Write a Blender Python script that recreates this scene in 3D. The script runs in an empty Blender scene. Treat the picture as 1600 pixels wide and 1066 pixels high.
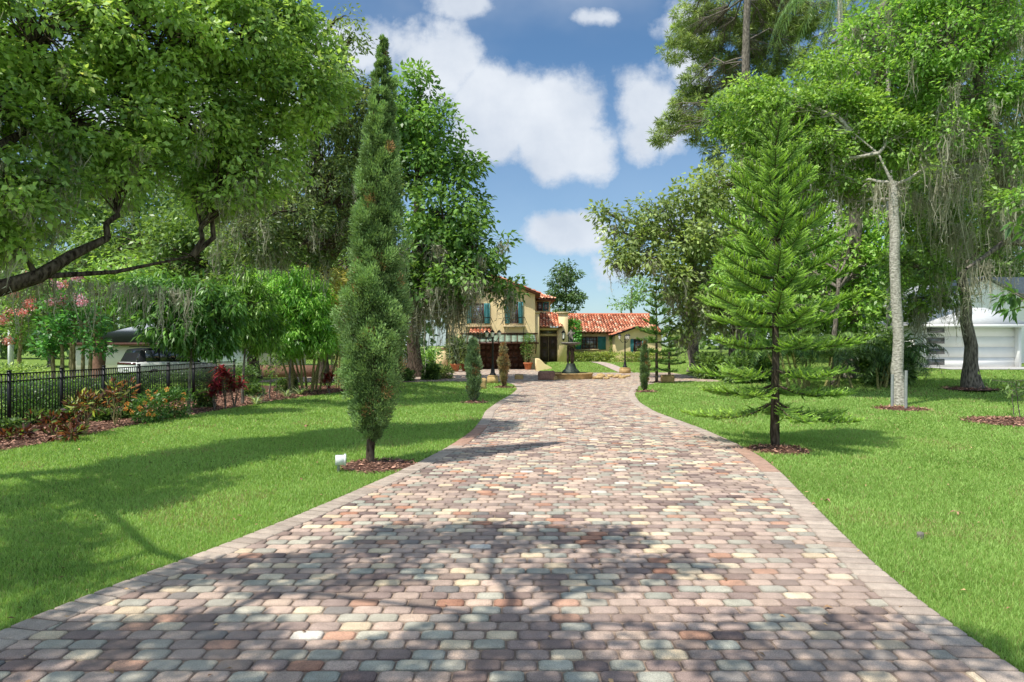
import bpy, math, random
import numpy as np
from math import sin, cos, pi, radians, sqrt
rng = np.random.default_rng(7)
random.seed(7)
F, HOR, CAMH = 1070.0, 540.0, 2.0
scene = bpy.context.scene
COL = scene.collection

def sm(a, b, v):
    t = np.clip((v-a)/(b-a), 0, 1)
    return t*t*(3-2*t)
def H(x, y):
    """terrain height: flat, with a rise to the house entry and another to the neighbour's garage"""
    return 0.6*sm(1.9, 3.2, x)*sm(50, 57.5, y) + 0.8*sm(11, 19, x)*sm(24, 37, y)
def ray(px, py, y):
    """point of the scene at distance y on the sight line of photo pixel px, py"""
    return np.array([(px-800)*y/F, y, CAMH-(py-HOR)*y/F])
def G(px, py):
    """ground point under photo pixel"""
    y = 2.0*F/max(py-HOR, 8)
    for _ in range(40):
        x = (px-800)*y/F
        ny = (CAMH-H(x, y))*F/max(py-HOR, 8)
        y = 0.6*y+0.4*ny
    return np.array([(px-800)*y/F, y, float(H((px-800)*y/F, y))])

# ---------------------------------------------------------------- materials
def lin(r, g, b):
    f = lambda c: (c/255/12.92) if c/255 <= .04045 else ((c/255+.055)/1.055)**2.4
    return (f(r), f(g), f(b))
def nodes(name):
    m = bpy.data.materials.new(name); m.use_nodes = True
    nt = m.node_tree; nt.nodes.clear()
    out = nt.nodes.new('ShaderNodeOutputMaterial')
    return m, nt, out
def N(nt, t, **kw):
    n = nt.nodes.new(t)
    for k, v in kw.items():
        if k.startswith('i_'): n.inputs[k[2:].replace('_', ' ')].default_value = v
        else: setattr(n, k, v)
    return n
def plain(name, col, rough=.7, noise=0.0, scale=4.0, bump=0.0, metal=0.0, vcol=False, bscale=None, spec=.3, detail=8.0, grit=0):
    """principled material with noise mottling; vcol: multiplied by the mesh colour attribute"""
    m, nt, out = nodes(name)
    p = N(nt, 'ShaderNodeBsdfPrincipled'); p.inputs['Roughness'].default_value = rough
    p.inputs['Metallic'].default_value = metal; p.inputs['Specular IOR Level'].default_value = spec
    L = nt.links.new
    L(p.outputs[0], out.inputs[0])
    tc = N(nt, 'ShaderNodeTexCoord')
    src = None
    if vcol:
        a = N(nt, 'ShaderNodeAttribute', attribute_name='Col'); src = a.outputs['Color']
    if noise:
        n = N(nt, 'ShaderNodeTexNoise'); n.inputs['Scale'].default_value = scale; n.inputs['Detail'].default_value = detail
        L(tc.outputs['Object'], n.inputs['Vector'])
        mr = N(nt, 'ShaderNodeMapRange'); mr.inputs['From Min'].default_value = .3; mr.inputs['From Max'].default_value = .7
        mr.inputs['To Min'].default_value = 1-noise; mr.inputs['To Max'].default_value = 1+noise
        L(n.outputs['Fac'], mr.inputs['Value'])
        mx = N(nt, 'ShaderNodeVectorMath', operation='SCALE')
        if src is not None: L(src, mx.inputs[0])
        else: mx.inputs[0].default_value = col
        L(mr.outputs[0], mx.inputs['Scale'])
        src = mx.outputs[0]
    if grit:
        gn = N(nt, 'ShaderNodeTexNoise'); gn.inputs['Scale'].default_value = grit; gn.inputs['Detail'].default_value = 3; L(tc.outputs['Object'], gn.inputs['Vector'])
        gr = N(nt, 'ShaderNodeMapRange'); gr.inputs['From Min'].default_value = .32; gr.inputs['From Max'].default_value = .68; gr.inputs['To Min'].default_value = .72; gr.inputs['To Max'].default_value = 1.25
        L(gn.outputs['Fac'], gr.inputs['Value']); gx_ = N(nt, 'ShaderNodeVectorMath', operation='SCALE'); L(src, gx_.inputs[0]); L(gr.outputs[0], gx_.inputs['Scale'])
        # broad wear and sand staining
        wn = N(nt, 'ShaderNodeTexNoise'); wn.inputs['Scale'].default_value = .55; wn.inputs['Detail'].default_value = 7; L(tc.outputs['Object'], wn.inputs['Vector'])
        wr = N(nt, 'ShaderNodeMapRange'); wr.inputs['From Min'].default_value = .4; wr.inputs['From Max'].default_value = .7; wr.inputs['To Max'].default_value = .38; L(wn.outputs['Fac'], wr.inputs['Value'])
        wm = N(nt, 'ShaderNodeMix'); wm.data_type = 'RGBA'; L(wr.outputs[0], wm.inputs[0]); L(gx_.outputs[0], wm.inputs[6]); wm.inputs[7].default_value = (.52, .41, .33, 1)
        src = wm.outputs[2]
    if src is not None: L(src, p.inputs['Base Color'])
    else: p.inputs['Base Color'].default_value = (*col, 1)
    if bump:
        n2 = N(nt, 'ShaderNodeTexNoise'); n2.inputs['Scale'].default_value = bscale or scale*4; n2.inputs['Detail'].default_value = 6
        L(tc.outputs['Object'], n2.inputs['Vector'])
        b = N(nt, 'ShaderNodeBump'); b.inputs['Strength'].default_value = bump; b.inputs['Distance'].default_value = .02
        L(n2.outputs['Fac'], b.inputs['Height']); L(b.outputs[0], p.inputs['Normal'])
    return m
def leafy(name, trans=.42, rough=.42, tint=(1.25, 1.25, .6), spec=.5):
    m, nt, out = nodes(name); L = nt.links.new
    a = N(nt, 'ShaderNodeAttribute', attribute_name='Col')
    p = N(nt, 'ShaderNodeBsdfPrincipled'); p.inputs['Roughness'].default_value = rough
    p.inputs['Specular IOR Level'].default_value = spec
    L(a.outputs['Color'], p.inputs['Base Color'])
    t = N(nt, 'ShaderNodeBsdfTranslucent')
    v = N(nt, 'ShaderNodeVectorMath', operation='MULTIPLY'); v.inputs[1].default_value = tint
    L(a.outputs['Color'], v.inputs[0]); L(v.outputs[0], t.inputs['Color'])
    mx = N(nt, 'ShaderNodeMixShader'); mx.inputs[0].default_value = trans
    L(p.outputs[0], mx.inputs[1]); L(t.outputs[0], mx.inputs[2]); L(mx.outputs[0], out.inputs[0])
    return m
M = {}
M['leaf'] = leafy('leaf')
M['needle'] = leafy('needle', .25, .5)
M['grass'] = leafy('grass_blade', .4, .55, (1.2, 1.25, .6), .2)
M['petal'] = leafy('petal', .3, .6, (1.1, 1, 1))
M['moss'] = leafy('spanish_moss', .3, .9, (1.1, 1.1, .9), .05)

def bark_mat(name, c1, c2, scale=6, stretch=.25):
    m, nt, out = nodes(name); L = nt.links.new
    tc = N(nt, 'ShaderNodeTexCoord'); mp = N(nt, 'ShaderNodeMapping'); mp.inputs['Scale'].default_value = (1, 1, stretch)
    L(tc.outputs['Object'], mp.inputs[0])
    n = N(nt, 'ShaderNodeTexNoise'); n.inputs['Scale'].default_value = scale*3; n.inputs['Detail'].default_value = 9
    L(mp.outputs[0], n.inputs['Vector'])
    cr = N(nt, 'ShaderNodeValToRGB'); cr.color_ramp.elements[0].position = .35; cr.color_ramp.elements[1].position = .68
    cr.color_ramp.elements[0].color = (*c1, 1); cr.color_ramp.elements[1].color = (*c2, 1)
    L(n.outputs['Fac'], cr.inputs[0])
    p = N(nt, 'ShaderNodeBsdfPrincipled'); p.inputs['Roughness'].default_value = .9; p.inputs['Specular IOR Level'].default_value = .1
    L(cr.outputs[0], p.inputs['Base Color'])
    b = N(nt, 'ShaderNodeBump'); b.inputs['Strength'].default_value = .8; b.inputs['Distance'].default_value = .04
    L(n.outputs['Fac'], b.inputs['Height']); L(b.outputs[0], p.inputs['Normal']); L(p.outputs[0], out.inputs[0])
    return m
M['bark_dark'] = bark_mat('bark_dark', (.025, .018, .012), (.16, .125, .095))
M['bark_grey'] = bark_mat('bark_grey', (.07, .06, .05), (.30, .26, .21))
M['bark_pale'] = bark_mat('bark_pale', (.26, .24, .20), (.62, .58, .50), 4, 1.6)
M['bark_tan'] = bark_mat('bark_tan', (.16, .12, .05), (.42, .36, .19), 5, .4)
M['cane'] = bark_mat('cane', (.16, .16, .05), (.42, .40, .17), 5, 2.0)
M['stucco'] = plain('yellow_stucco', (.86, .68, .38), .9, .12, 1.1, .25, bscale=30)
M['stucco_trim'] = plain('stucco_trim', (.62, .50, .30), .9, .1, 3, .2)
M['tile'] = plain('clay_tile', (1, 1, 1), .75, .22, 3, .2, vcol=True)
M['eave'] = plain('eave_wood', (.13, .05, .025), .7, .2, 8)
M['teal'] = plain('teal_shutter_paint', (.05, .22, .23), .5, .15, 5)
M['darkwood'] = plain('dark_stained_wood', (.085, .036, .022), .45, .3, 6, .1)
M['doorwood'] = plain('entry_door_wood', (.08, .055, .045), .45, .25, 6, .1)
M['black'] = plain('black_powder_coat', (.012, .012, .013), .4, .2, 20)
M['iron'] = plain('wrought_iron', (.02, .02, .02), .5, .2, 20)
M['white'] = plain('white_paint', (.86, .86, .84), .6, .03, 2, .05)
M['cream'] = plain('cream_paint', (.74, .68, .58), .7, .04, 2, .05)
M['greyroof'] = plain('grey_shingle', (.34, .36, .40), .9, .2, 12, .4)
M['whiteroof'] = plain('white_roof', (.78, .78, .78), .8, .08, 5, .2)
M['awning'] = plain('green_patina_panel', (.21, .28, .2), .5, .25, 3)
M['terracotta'] = plain('terracotta', (.50, .17, .075), .8, .2, 6, .1)
M['tan_stone'] = plain('tan_stone', (.52, .36, .16), .85, .25, 4, .5)
M['red_stone'] = plain('red_granite', (.30, .17, .13), .85, .3, 14, .5)
M['bronze'] = plain('bronze_patina', (.045, .06, .048), .5, .6, 9, .3, metal=.35)
M['bronze_brown'] = plain('bronze_brown', (.075, .05, .035), .45, .5, 9, .3, metal=.35)
M['grey_stone'] = plain('grey_cast_stone', (.22, .20, .17), .8, .4, 9, .4)
M['galv'] = plain('galvanised_grey', (.30, .32, .31), .5, .15, 12)
M['box_white'] = plain('fixture_white', (.72, .73, .72), .5, .1, 10)
M['lamp_glass'] = plain('frosted_glass', (.8, .78, .7), .25, .05, 5)
M['chip'] = plain('mulch_chip', (1, 1, 1), .95, .2, 12, vcol=True)
M['mulch'] = plain('mulch_bed', (.10, .052, .034), .95, .6, 16, 1.0, bscale=40)
M['greyfence'] = plain('grey_fence_wood', (.28, .29, .27), .85, .2, 6)
M['brown_brick'] = plain('brown_brick', (.22, .12, .08), .9, .3, 10, .3)
M['rubber'] = plain('rubber', (.015, .015, .015), .8, .1, 20)
M['chrome'] = plain('alloy', (.45, .46, .47), .3, .05, 20, metal=.8)
M['carpaint'] = plain('white_car_paint', (.76, .76, .74), .25, .02, 2, spec=.6)
M['carglass'] = plain('car_glass', (.015, .02, .024), .05, .1, 3, spec=1.0)
M['redlamp'] = plain('tail_lamp', (.07, .012, .012), .15, .1, 3, spec=.8)
M['vcol'] = plain('painted', (1, 1, 1), .85, .12, 8, vcol=True)
M['concrete'] = plain('pale_concrete', (.48, .47, .45), .9, .12, 2, .2)
def glass(name, base):
    m, nt, out = nodes(name); L = nt.links.new
    tc = N(nt, 'ShaderNodeTexCoord'); n = N(nt, 'ShaderNodeTexNoise'); n.inputs['Scale'].default_value = 1.7
    L(tc.outputs['Object'], n.inputs['Vector'])
    cr = N(nt, 'ShaderNodeValToRGB'); cr.color_ramp.elements[0].position = .42; cr.color_ramp.elements[1].position = .6
    cr.color_ramp.elements[0].color = (base[0]*.3, base[1]*.3, base[2]*.3, 1); cr.color_ramp.elements[1].color = (*base, 1)
    L(n.outputs['Fac'], cr.inputs[0])
    p = N(nt, 'ShaderNodeBsdfPrincipled'); p.inputs['Roughness'].default_value = .06; p.inputs['Specular IOR Level'].default_value = 1.0
    L(cr.outputs[0], p.inputs['Base Color']); L(p.outputs[0], out.inputs[0])
    return m
M['glass'] = glass('window_glass', (.22, .25, .30))
M['glass_dark'] = glass('dark_glass', (.07, .08, .08))

# ---------------------------------------------------------------- mesh building
class MB:
    """collects geometry; build() links it as one mesh object"""
    def __init__(s): s.v = []; s.q = []; s.t = []; s.qc = []; s.tc = []; s.n = 0
    def add(s, v, faces, col=(1, 1, 1)):
        v = np.asarray(v, float).reshape(-1, 3); f = np.asarray(faces, int)
        c = np.asarray(col, float)
        if c.ndim == 1: c = np.tile(c, (len(f), 1))
        f = f+s.n
        if f.shape[1] == 4: s.q.append(f); s.qc.append(c)
        else: s.t.append(f); s.tc.append(c)
        s.v.append(v); s.n += len(v)
    def box(s, x0, x1, y0, y1, z0, z1, col=(1, 1, 1), rot=0, about=None):
        v = np.array([[x, y, z] for x in (x0, x1) for y in (y0, y1) for z in (z0, z1)], float)
        if rot:
            c = np.array(about if about is not None else [(x0+x1)/2, (y0+y1)/2, 0.])
            d = v-c; v = c+np.stack([d[:, 0]*cos(rot)-d[:, 1]*sin(rot), d[:, 0]*sin(rot)+d[:, 1]*cos(rot), d[:, 2]], 1)
        s.add(v, [[0, 1, 3, 2], [4, 6, 7, 5], [0, 4, 5, 1], [2, 3, 7, 6], [0, 2, 6, 4], [1, 5, 7, 3]], col)
    def tube(s, pts, r, k=8, col=(1, 1, 1), jit=0, cap=False):
        p = np.asarray(pts, float); n = len(p); r = np.broadcast_to(np.asarray(r, float), (n,))
        t = np.gradient(p, axis=0); t /= np.linalg.norm(t, axis=1)[:, None]+1e-9
        ref = np.where(np.abs(t[:, 2:3]) > .9, np.array([[1., 0, 0]]), np.array([[0, 0, 1.]]))
        if np.abs(t[:, 2]).max() > .9: ref = np.tile([[1., 0.05, 0]], (n, 1))
        a = np.cross(t, ref); a /= np.linalg.norm(a, axis=1)[:, None]+1e-9; b = np.cross(t, a)
        an = np.linspace(0, 2*pi, k, endpoint=False)
        rr = r[:, None]*(1+jit*rng.normal(size=(n, k)))
        v = p[:, None]+rr[..., None]*(a[:, None]*np.cos(an)[None, :, None]+b[:, None]*np.sin(an)[None, :, None])
        i = np.arange(n-1)[:, None]*k; j = np.arange(k)[None]; j2 = (j+1) % k
        f = np.stack([i+j, i+j2, i+k+j2, i+k+j], -1).reshape(-1, 4)
        s.add(v.reshape(-1, 3), f, col)
        if cap:
            for e, c in ((0, p[0]), (n-1, p[-1])):
                vv = np.vstack([v[e], c]); s.add(vv, [[q, (q+1) % k, k] for q in range(k)], col)
    def lathe(s, prof, c=(0, 0, 0), k=20, col=(1, 1, 1), sq=False):
        """prof: list of (r, z)"""
        pr = np.array(prof, float); an = np.linspace(0, 2*pi, k, endpoint=False)+(pi/4 if sq else 0)
        v = np.stack([pr[:, 0:1]*np.cos(an), pr[:, 0:1]*np.sin(an), np.repeat(pr[:, 1:2], k, 1)], -1)+np.array(c)
        n = len(pr); i = np.arange(n-1)[:, None]*k; j = np.arange(k)[None]; j2 = (j+1) % k
        s.add(v.reshape(-1, 3), np.stack([i+j, i+j2, i+k+j2, i+k+j], -1).reshape(-1, 4), col)
        for e in (0, n-1):
            if pr[e, 0] > .003:
                s.add(np.vstack([v[e], [[c[0], c[1], c[2]+pr[e, 1]]]]), [[q, (q+1) % k, k] for q in range(k)], col)
    def prism(s, poly, y0, y1, col=(1, 1, 1)):
        """poly in x,z (convex), extruded along y"""
        n = len(poly); P = np.array(poly, float)
        v = np.vstack([np.c_[P[:, 0], np.full(n, y0), P[:, 1]], np.c_[P[:, 0], np.full(n, y1), P[:, 1]]])
        s.add(v, [[i, (i+1) % n, n+(i+1) % n, n+i] for i in range(n)], col)
        for o in (0, n):
            s.add(v[o:o+n], [[0, i, i+1] for i in range(1, n-1)], col)
    def grid(s, P, col=(1, 1, 1)):
        """P: (a,b,3) grid"""
        a, b = P.shape[:2]; i = np.arange(a-1)[:, None]*b; j = np.arange(b-1)[None]
        s.add(P.reshape(-1, 3), np.stack([i+j, i+j+1, i+b+j+1, i+b+j], -1).reshape(-1, 4), col)
    def rotate(s, ang, about):
        c = np.array(about, float)
        for v in s.v:
            d = v-c; v[:, 0] = c[0]+d[:, 0]*cos(ang)-d[:, 1]*sin(ang); v[:, 1] = c[1]+d[:, 0]*sin(ang)+d[:, 1]*cos(ang)
        return s
    def build(s, name, mat, parent=None, smooth=False, recalc=False):
        me = bpy.data.meshes.new(name)
        V = np.vstack(s.v)
        if parent is not None:
            o = np.array(parent['org'] if 'org' in parent else (0, 0, 0), float); V = V-o
        Q = np.vstack(s.q) if s.q else np.zeros((0, 4), int); T = np.vstack(s.t) if s.t else np.zeros((0, 3), int)
        me.vertices.add(len(V)); me.vertices.foreach_set('co', V.astype(np.float32).ravel())
        nl = Q.size+T.size; me.loops.add(nl)
        me.loops.foreach_set('vertex_index', np.concatenate([Q.ravel(), T.ravel()]).astype(np.int32))
        me.polygons.add(len(Q)+len(T))
        ls = np.concatenate([np.arange(len(Q))*4, Q.size+np.arange(len(T))*3])
        me.polygons.foreach_set('loop_start', ls.astype(np.int32))
        if smooth: me.polygons.foreach_set('use_smooth', np.ones(len(ls), bool))
        C = []
        if s.q: C.append(np.repeat(np.vstack(s.qc), 4, 0))
        if s.t: C.append(np.repeat(np.vstack(s.tc), 3, 0))
        C = np.vstack(C); 
        if C.min() < 1 or C.max() > 1:
            at = me.color_attributes.new('Col', 'FLOAT_COLOR', 'CORNER')
            at.data.foreach_set('color', np.c_[C, np.ones(len(C))].astype(np.float32).ravel())
        me.update(calc_edges=True)
        me.materials.append(M[mat] if isinstance(mat, str) else mat)
        if recalc:
            import bmesh
            bm = bmesh.new(); bm.from_mesh(me); bmesh.ops.recalc_face_normals(bm, faces=bm.faces); bm.to_mesh(me); bm.free()
        o = bpy.data.objects.new(name, me); COL.objects.link(o)
        if parent is not None: o.parent = parent; o['org'] = list(parent['org']) if 'org' in parent else [0, 0, 0]
        return o
def clean(o):
    for k in ('org',):
        if k in o: del o[k]
def tag(o, label=None, cat=None, group=None, kind=None):
    if label: o['label'] = label
    if cat: o['category'] = cat
    if group: o['group'] = group
    if kind: o['kind'] = kind
    return o
def thing(name, loc, label, cat, group=None):
    o = bpy.data.objects.new(name, None); o.location = [float(c) for c in loc]; o.empty_display_size = .2
    o['org'] = [float(c) for c in loc]; COL.objects.link(o)
    return tag(o, label, cat, group)
def copy_thing(root, loc, rz=0, label=None, scale=1.0):
    def rec(o, par):
        c = o.copy(); COL.objects.link(c)
        if par is not None: c.parent = par
        for ch in o.children: rec(ch, c)
        return c
    r = rec(root, None); r.location = [float(v) for v in loc]; r.rotation_euler = (0, 0, rz); r.scale = (scale,)*3
    if label: r['label'] = label
    return r

# ---------------------------------------------------------------- foliage helpers
LEAFK = 2.25
def natural(C):
    """takes the edge off saturated greens and spreads the tones"""
    l = C.mean(1, keepdims=True); green = (C[:, 1:2] >= C[:, 0:1]*.8); C = np.where(green, C*.86+l*.14, C)
    return C*rng.uniform(.62, 1.22, (len(C), 1))
def unit(v): return v/(np.linalg.norm(v, axis=-1, keepdims=True)+1e-9)
def leaves(mb, P, A, Nn, L, W, C, fold=.12, jl=.3):
    """one four-sided leaf per row: base point P, axis A, normal Nn"""
    n = len(P)
    if n == 0: return
    A = unit(A); S = unit(np.cross(A, Nn)); Nn = np.cross(S, A)
    L = (L*(1+jl*rng.uniform(-1, 1, n)))[:, None]; W = np.broadcast_to(W, (n,))[:, None]*L/np.mean(L)
    b = P; tip = P+A*L-Nn*L*fold; l = P+A*L*.42+S*W*.5+Nn*W*.12; r = P+A*L*.42-S*W*.5+Nn*W*.12
    v = np.stack([b, l, tip, r], 1).reshape(-1, 3)
    mb.add(v, np.arange(n*4).reshape(-1, 4), np.clip(natural(np.asarray(C))*LEAFK, .004, .85))
def mixc(a, b, t): a = np.array(a); b = np.array(b); return a[None]*(1-t[:, None])+b[None]*t[:, None]
def sphere(n, up=0.0):
    v = unit(rng.normal(size=(n, 3)))
    return v
def curve(p0, p1, n=6, sag=0.0, wob=.08, up0=0.0):
    """wobbly path from p0 to p1; sag>0 arches upward"""
    p0 = np.array(p0, float); p1 = np.array(p1, float); t = np.linspace(0, 1, n)[:, None]
    L = np.linalg.norm(p1-p0); p = p0*(1-t)+p1*t
    p[:, 2] += (sag*L*4*t*(1-t))[:, 0]
    w = rng.normal(size=(n, 3))*wob*L/3; w[0] = 0; w[-1] = 0
    return p+w
def blob(px, py, rx, ry, y, rz=None, w=1.0):
    k = y/F
    return (ray(px, py, y), np.array([rx*k, rz if rz else (rx+ry)*.5*k, ry*k]), w)
def moss_at(mb, P, L, W=.05, n=6, spread=.18, col=((.26, .25, .17), (.56, .54, .42))):
    """hanging ragged strands from each point"""
    P = np.asarray(P, float); m = len(P)
    if m == 0: return
    L = np.broadcast_to(L, (m,)); base = np.repeat(P, n, 0); k = len(base)
    base = base+rng.normal(size=(k, 3))*spread*np.array([1, 1, .4])
    ln = np.repeat(L, n)*rng.uniform(.15, 1.05, k)**1.3; seg = 5
    ang = rng.uniform(0, pi, k); sx = np.cos(ang); sy = np.sin(ang)
    t = np.linspace(0, 1, seg+1); drift = np.cumsum(rng.normal(size=(k, seg+1, 2))*.09, 1)*ln[:, None, None]*.5
    drift += (np.repeat(P[:, :2], n, 0)-base[:, :2])[:, None]*t[None, :, None]*.5
    prof = np.array([.35, .9, 1.0, .8, .5, .08])
    w = W*rng.uniform(.5, 1.3, k)[:, None]*prof[None]*rng.uniform(.6, 1.3, (k, seg+1))
    cx = base[:, None, 0]+drift[..., 0]; cy = base[:, None, 1]+drift[..., 1]; cz = base[:, None, 2]-ln[:, None]*t[None]
    v = np.stack([np.stack([cx-w*sx[:, None], cy-w*sy[:, None], cz], -1), np.stack([cx+w*sx[:, None], cy+w*sy[:, None], cz], -1)], 2)
    i = np.arange(k)[:, None]*(2*(seg+1)); j = np.arange(seg)[None]*2
    f = np.stack([i+j, i+j+1, i+j+3, i+j+2], -1).reshape(-1, 4)
    tn = rng.uniform(0, 1, k); c = mixc(col[0], col[1], np.repeat(tn, seg))
    mb.add(v.reshape(-1, 3), f, c)
    # fuzz: short curled threads standing off every strand
    hn = 9; ki = np.repeat(np.arange(k), hn); u = rng.uniform(0, .97, len(ki)); si = u*seg; i0 = si.astype(int); fr = si-i0
    px_ = cx[ki, i0]*(1-fr)+cx[ki, i0+1]*fr; py_ = cy[ki, i0]*(1-fr)+cy[ki, i0+1]*fr; pz_ = cz[ki, i0]*(1-fr)+cz[ki, i0+1]*fr
    A = np.stack([rng.normal(size=len(ki))*.8, rng.normal(size=len(ki))*.8, -rng.uniform(.0, 1.3, len(ki))], 1)
    leaves(mb, np.stack([px_, py_, pz_], 1), A, sphere(len(ki)), np.full(len(ki), min(.32, W*7)), W*1.1, mixc(col[0], col[1], tn[ki])/LEAFK, fold=.3, jl=.6)

def clumps_in(blobs, cr, dens=1.0):
    out = []
    for c, r, w in blobs:
        area = 4*pi*((r[0]*r[1]+r[0]*r[2]+r[1]*r[2])/3)
        n = max(3, int(area/(cr*cr)*.42*dens*w))
        d = sphere(n); rad = rng.uniform(.35, 1, n)**.6
        out.append(c+d*r*rad[:, None])
    return out
def tree(name, label, cat, base, trunk, r0, blobs, leaf, clump=.6, lpc=60, dens=1.0, bark='bark_grey', moss=None, group=None,
         droop=.35, limb_r=.45, twig=True, flowers=None, root_flare=1.6, r1=None, extra_limbs=(), limb_from=.35):
    """trunk: path of points from base up; blobs: crown volumes; leaf: dict(L,W,c0,c1[,mat,axis])"""
    root = thing(name, base, label, cat, group)
    tp = np.array(trunk, float); n = len(tp); r1 = r1 or r0*.45
    # resample trunk
    seg = np.r_[0, np.cumsum(np.linalg.norm(np.diff(tp, axis=0), axis=1))]
    tt = np.linspace(0, seg[-1], 14); path = np.stack([np.interp(tt, seg, tp[:, i]) for i in range(3)], 1)
    path[1:-1] += rng.normal(size=(12, 3))*r0*.12
    rad = np.linspace(r0, r1, 14); rad[0] *= root_flare; rad[1] *= 1+(root_flare-1)*.35
    tb = MB(); tb.tube(path, rad, 12, jit=.05)
    cls = clumps_in(blobs, clump, dens)
    spine = path[int(14*limb_from):]
    for lp, lr in extra_limbs:
        lp = np.array(lp, float); tb.tube(lp, np.linspace(lr, lr*.35, len(lp)), 8, jit=.06); spine = np.vstack([spine, lp])
    for (c, r, w), cl in zip(blobs, cls):
        d = np.linalg.norm(spine-c, axis=1)+np.maximum(0, spine[:, 2]-c[2])*.8
        s0 = spine[np.argmin(d)]
        L = np.linalg.norm(c-s0)
        if L > .3:
            lp = curve(s0, c, 7, .06, .10)
            rr = min(r0*limb_r, .03+L*.03); tb.tube(lp, np.linspace(rr, rr*.35, 7), 7, jit=.05)
        else: lp = np.array([s0, c]); rr = r0*.3
        if twig:
            for q in cl:
                s = lp[rng.integers(len(lp)//3, len(lp))]; bl = np.linalg.norm(q-s)
                if bl > .15: tb.tube(curve(s, q, 4, .05, .1), np.linspace(max(.012, rr*.3), .006, 4), 4)
    tb.build('trunk', bark, root, smooth=True)
    Q = np.vstack(cls); m = len(Q)
    mb = MB(); tone = rng.uniform(0, 1, m)**1.1
    cen = np.vstack([np.tile(c, (len(cl), 1)) for (c, r, w), cl in zip(blobs, cls)])
    out = unit(Q-cen+np.array([0, 0, .15]))
    n = m*lpc; ci = np.repeat(np.arange(m), lpc)
    off = sphere(n)*(rng.uniform(0, 1, n)**.45)[:, None]*np.array([1, 1, .62])*clump
    P = Q[ci]+off
    A = unit(unit(off)*.7+out[ci]*.3+rng.normal(size=(n, 3))*.45-np.array([0, 0, droop]))
    if leaf.get('puff'): A = unit(unit(off)+rng.normal(size=(n, 3))*.15); P = Q[ci]+off*.25
    Nn = unit(np.array([0, 0, 1.])+rng.normal(size=(n, 3))*.55+out[ci]*.4)
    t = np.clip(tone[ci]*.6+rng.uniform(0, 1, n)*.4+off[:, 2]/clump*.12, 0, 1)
    C = mixc(leaf['c0'], leaf['c1'], t)*rng.uniform(.8, 1.2, (n, 1))
    leaves(mb, P, A, Nn, np.full(n, leaf['L']), leaf['W'], C)
    mb.build('crown', leaf.get('mat', 'leaf'), root)
    if moss:
        k = int(m*moss.get('frac', .3)); low = np.argsort(Q[:, 2]+rng.normal(size=m)*moss.get('mix', 1.0))[:k]
        mm = MB(); moss_at(mm, Q[low]-np.array([0, 0, clump*.2]), moss['L']*rng.uniform(.4, 1.2, k), moss.get('W', .05), moss.get('n', 7), moss.get('s', .2))
        for e in moss.get('extra', []):
            moss_at(mm, e[0], e[1], moss.get('W', .05), e[2] if len(e) > 2 else 8, moss.get('s', .2))
        mm.build('moss', 'moss', root)
    if flowers:
        fm = MB()
        for p in flowers['pts']:
            k = flowers.get('n', 60); d = sphere(k)*rng.uniform(.3, 1, (k, 1))*flowers['r']*np.array([1, 1, .8])
            leaves(fm, np.array(p)+d, sphere(k), sphere(k), np.full(k, flowers['s']), flowers['s']*.8, mixc(flowers['c0'], flowers['c1'], rng.uniform(0, 1, k)))
        fm.build('blossom', 'petal', root)
    return root
def frond(mb, p0, az, L, rise, droop, nl=26, ll=.35, w=.03, c0=(.06, .13, .02), c1=(.16, .26, .05), hang=.5, rach=.012):
    """feather palm frond: arching rachis with leaflets"""
    t = np.linspace(0, 1, 12); h = L*np.sin(np.minimum(t*1.15, 1.4))*.93
    z = rise*L*t-droop*L*t**2.3
    p = np.stack([p0[0]+cos(az)*h, p0[1]+sin(az)*h, p0[2]+z], 1)
    mb.tube(p, np.linspace(rach*1.6, rach*.3, 12), 4, col=c1)
    tt = np.repeat(np.linspace(.12, .99, nl), 2); sd = np.tile([1, -1], nl)
    P = np.stack([np.interp(tt, t, p[:, i]) for i in range(3)], 1)
    T = np.stack([np.interp(tt, t, np.gradient(p[:, i])) for i in range(3)], 1); T = unit(T)
    side = unit(np.cross(T, [0, 0, 1.]))
    A = unit(T*.55+side*sd[:, None]*.9+np.array([0, 0, -hang])+rng.normal(size=(nl*2, 3))*.12)
    ln = ll*np.sin(np.clip(tt*2.6+.35, 0, pi-.25))+.1*ll
    leaves(mb, P, A, np.cross(A, T)+np.array([0, 0, .3]), ln, w, mixc(c0, c1, rng.uniform(0, 1, nl*2)), fold=.25, jl=.1)
# ================================================================ camera, sky, sun
cd = bpy.data.cameras.new('camera'); cam = bpy.data.objects.new('camera', cd); COL.objects.link(cam)
cam.location = (0, 0, CAMH); cam.rotation_euler = (pi/2, 0, 0); cd.sensor_width = 36; cd.lens = 36*F/1600
cd.shift_y = 7/1600; cd.clip_end = 3000; cd.clip_start = .05; scene.camera = cam
SUN_EL = radians(60)                            # sun high, behind and to the left of the camera
sd = np.array([-1.4, -1.15]); SUN_H = math.atan2(sd[0], sd[1])    # horizontal direction to the sun
world = bpy.data.worlds.new('World'); scene.world = world; world.use_nodes = True
nt = world.node_tree; nt.nodes.clear(); L = nt.links.new
wo = N(nt, 'ShaderNodeOutputWorld'); bg = N(nt, 'ShaderNodeBackground'); bg.inputs['Strength'].default_value = .15
sky = N(nt, 'ShaderNodeTexSky', sky_type='NISHITA'); sky.sun_disc = False
sky.sun_elevation = SUN_EL; sky.sun_rotation = SUN_H
sky.air_density = 1.0; sky.dust_density = .6; sky.ozone_density = 2.5
tc = N(nt, 'ShaderNodeTexCoord'); sep = N(nt, 'ShaderNodeSeparateXYZ'); L(tc.outputs['Generated'], sep.inputs[0])
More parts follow.
